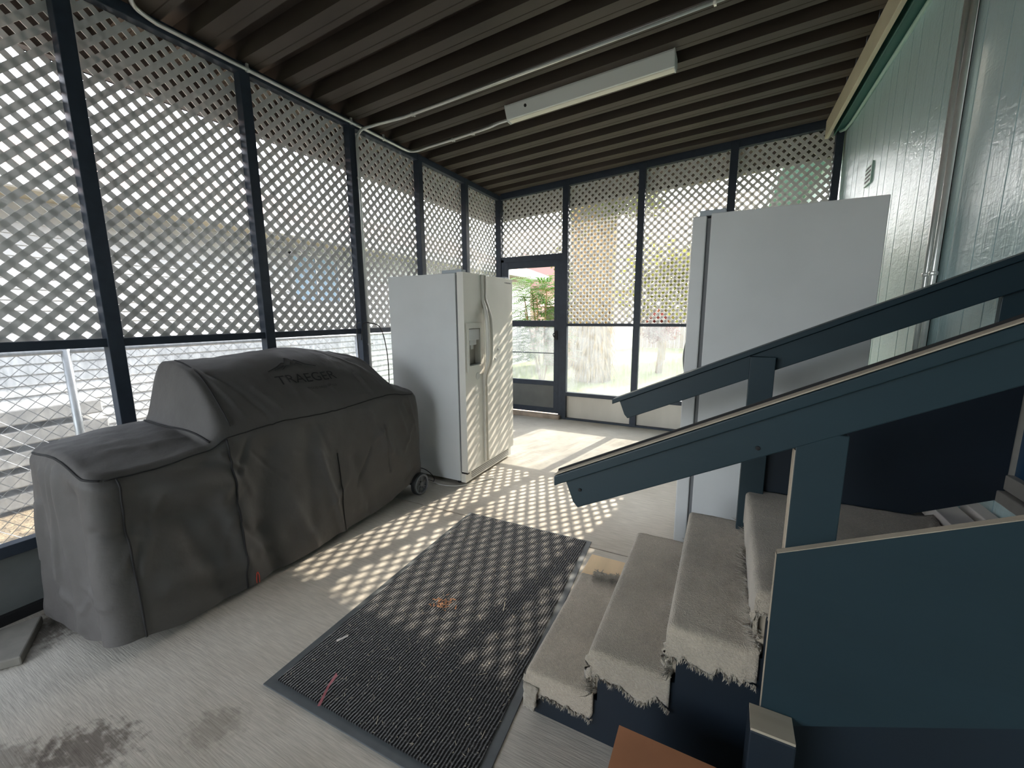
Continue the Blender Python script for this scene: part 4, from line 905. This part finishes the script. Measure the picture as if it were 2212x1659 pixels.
# shaggy palm trunk with a loose crown
tp = empty('palm_tree', (.1, 4.3, -.12), 'big shaggy palm trunk standing beyond the far screen, right of the storm door', 'tree')
tpts = [(.12, 4.3, -.12), (.12, 4.3, 1.0), (.1, 4.3, 2.0), (.08, 4.3, 3.0), (.05, 4.3, 4.2)]
MB().tube(tpts, [.42, .40, .46, .52, .5], 20).build('trunk', M_bark, tp, smooth=True)
m = MB(); rg = random.Random(8)
for _ in range(1400):
    a = rg.uniform(0, 2 * PI); z = rg.uniform(.1, 4.1); r = .44 + .04 * math.sin(z * 2); q = Vector((.1 + math.cos(a) * r, 4.3 + math.sin(a) * r, z)); d = Vector((math.cos(a) * rg.uniform(.1, .6), math.sin(a) * rg.uniform(.1, .6), -1)).normalized(); s_ = d.cross(Vector((math.cos(a), math.sin(a), 0))).normalized() * rg.uniform(.012, .03); l = rg.uniform(.15, .4)
    m.add([q - s_, q + s_, q + d * l + s_ * .2, q + d * l - s_ * .2], [(0, 1, 2, 3)])
tag(m.build('dry_fronds', mat('straw_frond', S(176, 146, 92), rough=.9, var=.3, vscale=4, trans=.2), tp), kind='stuff')
leaves('crown', blob(.55, 4.3, 3.7, 1.1, .9, .7, 9, 4), 2600, .14, M_leafd, tp, 21, .3)
def tree(x, y, h, rx, rz, n, m_, label, seed, size=.13, name='tree'):
    t = empty(name, (x, y, -.12), label, 'tree' if name == 'tree' else 'shrub')
    MB().tube(spline([(x, y, -.12), (x + .04, y, h * .35), (x - .03, y + .03, h * .75)], 4), [.09, .09, .085, .08, .075, .07, .06, .05, .04], 10).build('trunk', M_bark, t, smooth=True)
    leaves('foliage', blob(x, y, h * .68, rx, rx, rz, 11, seed), n, size, m_, t, seed + 50)
    return t
tree(-1.15, 6.0, 3.4, .5, 1.2, 900, M_leafd, 'thin sparse tree beyond the far screen above the storm door', 3)
tree(1.0, 9.5, 3.6, 1.6, 1.3, 3600, M_leafy2, 'yellow-green tree in the middle of the yard, beyond the shaggy palm trunk', 5, .2)
tree(3.0, 12.5, 4.0, 2.0, 1.7, 3600, M_leafd, 'broad olive-green tree at the back of the yard, left of the freezer', 9, .22)
tree(1.35, 6.2, 1.7, .42, .5, 1300, M_leafr, 'reddish shrub in the yard seen low through the far lattice', 12, .1, 'shrub')
tree(3.3, 8.0, 2.0, .8, .6, 1800, M_leafy2, 'low yellow-green shrub behind the third far bay', 14, .12, 'shrub')
# green shrub just behind the storm door, with feathery compound leaves
sh = empty('leafy_shrub', (-.4, 2.5, -.12), 'bright green shrub with feathery compound leaves behind the storm door', 'shrub')
m = MB(); rg = random.Random(17); st_ = MB()
for k in range(10): 
    a = rg.uniform(0, 2 * PI); st_.tube(spline([(-.42, 2.5, -.12), (-.42 + .2 * math.cos(a), 2.5 + .2 * math.sin(a), .8), (-.42 + .38 * math.cos(a), 2.5 + .35 * math.sin(a), 1.7 + rg.uniform(-.4, .2))], 5), .012, 6)
st_.build('stems', M_bark, sh)
for _ in range(620):
    a = rg.uniform(0, 2 * PI); r0 = rg.uniform(.02, .5) ; z = rg.uniform(.5, 2.15); q = Vector((-.44 + r0 * math.cos(a), 2.5 + r0 * math.sin(a), z)); d = Vector((math.cos(a), math.sin(a), rg.uniform(.1, .7))).normalized(); L_ = rg.uniform(.22, .4)
    for i in range(9):
        t = i / 8; c = q + d * L_ * t + Vector((0, 0, -.14 * t * t)); dd_ = Vector((d.x, d.y, d.z - .7 * t)).normalized(); sd = dd_.cross(Vector((0, 0, 1))).normalized()
        for sg in (-1, 1):
            ld = (sd * sg + dd_ * .5 + Vector((0, 0, -.25))).normalized(); l = .075 * (1 - .5 * abs(t - .4)); w = dd_ * .014
            m.add([c, c + ld * l * .5 + w, c + ld * l, c + ld * l * .5 - w], [(0, 1, 2, 3)])
m.build('foliage', M_leafy, sh)
# pink house and shed
ph = empty('pink_house', (-4, 13, -.12), 'pale pink stucco house with a low gable, far beyond the storm door', 'house')
MB().box((-9, 12, -.12), (-2.0, 18, 2.6)).build('wall', M_pink, ph)
MB().prism([(-9.3, 11.7, 2.55), (-1.6, 11.7, 2.55), (-1.6, 11.7, 2.7), (-5.2, 11.7, 4.1), (-9.3, 11.7, 2.7)], (0, 6.6, 0)).build('roof', M_pinkroof, ph)
sd_ = empty('garden_shed', (-1.4, 7.5, -.12), 'brown wooden garden shed with a dusty pink metal roof behind the storm door', 'shed')
MB().box((-2.1, 6.6, -.12), (-.95, 8.4, 1.75)).build('wall', M_shedwood, sd_)
m = MB(); xs2 = [-2.25 + k * .1 for k in range(16)]; n = len(xs2)
m.add([(x, 6.35, 1.66 + (.02 if i % 2 else 0)) for i, x in enumerate(xs2)] + [(x, 8.5, 2.1 + (.02 if i % 2 else 0)) for i, x in enumerate(xs2)], [(i, i + 1, n + i + 1, n + i) for i in range(n - 1)])
o = m.build('roof', M_pinkroof, sd_); so = o.modifiers.new('t', 'SOLIDIFY'); so.thickness = .02
# pale fence at the back, stepping stones
m = MB()
for k in range(60): m.box((-1.0 + k * .2, 15, -.12), (-1.0 + k * .2 + .185, 15.03, 1.7))
bf = m.build('board_fence', mat('pale_fence_board', S(168, 152, 138), rough=.85, var=.08)); tag(bf, 'pale board fence along the back of the yard', 'fence')
labs = ['nearest pinkish stepping stone on the grass just outside the far screen', 'second pinkish stepping stone on the grass outside the far screen', 'third stepping stone from the far screen', 'fourth stepping stone from the far screen', 'farthest stepping stone on the grass outside the far screen']
for k, (x, y) in enumerate([(1.25, 1.0), (2.0, 2.3), (2.15, 3.3), (2.3, 4.4), (2.4, 5.6)]):
    m = MB(); rg = random.Random(60 + k); pol = [(x + (.32 + rg.uniform(-.04, .04)) * math.cos(a * PI / 5), y + (.24 + rg.uniform(-.04, .04)) * math.sin(a * PI / 5), -.124) for a in range(10)]
    m.prism(pol, (0, 0, .045)); tag(m.build('stepping_stone', M_stepstone, bevel=.01), labs[k], 'stone', 'stepping stones in the yard')

bpy.context.view_layer.update()
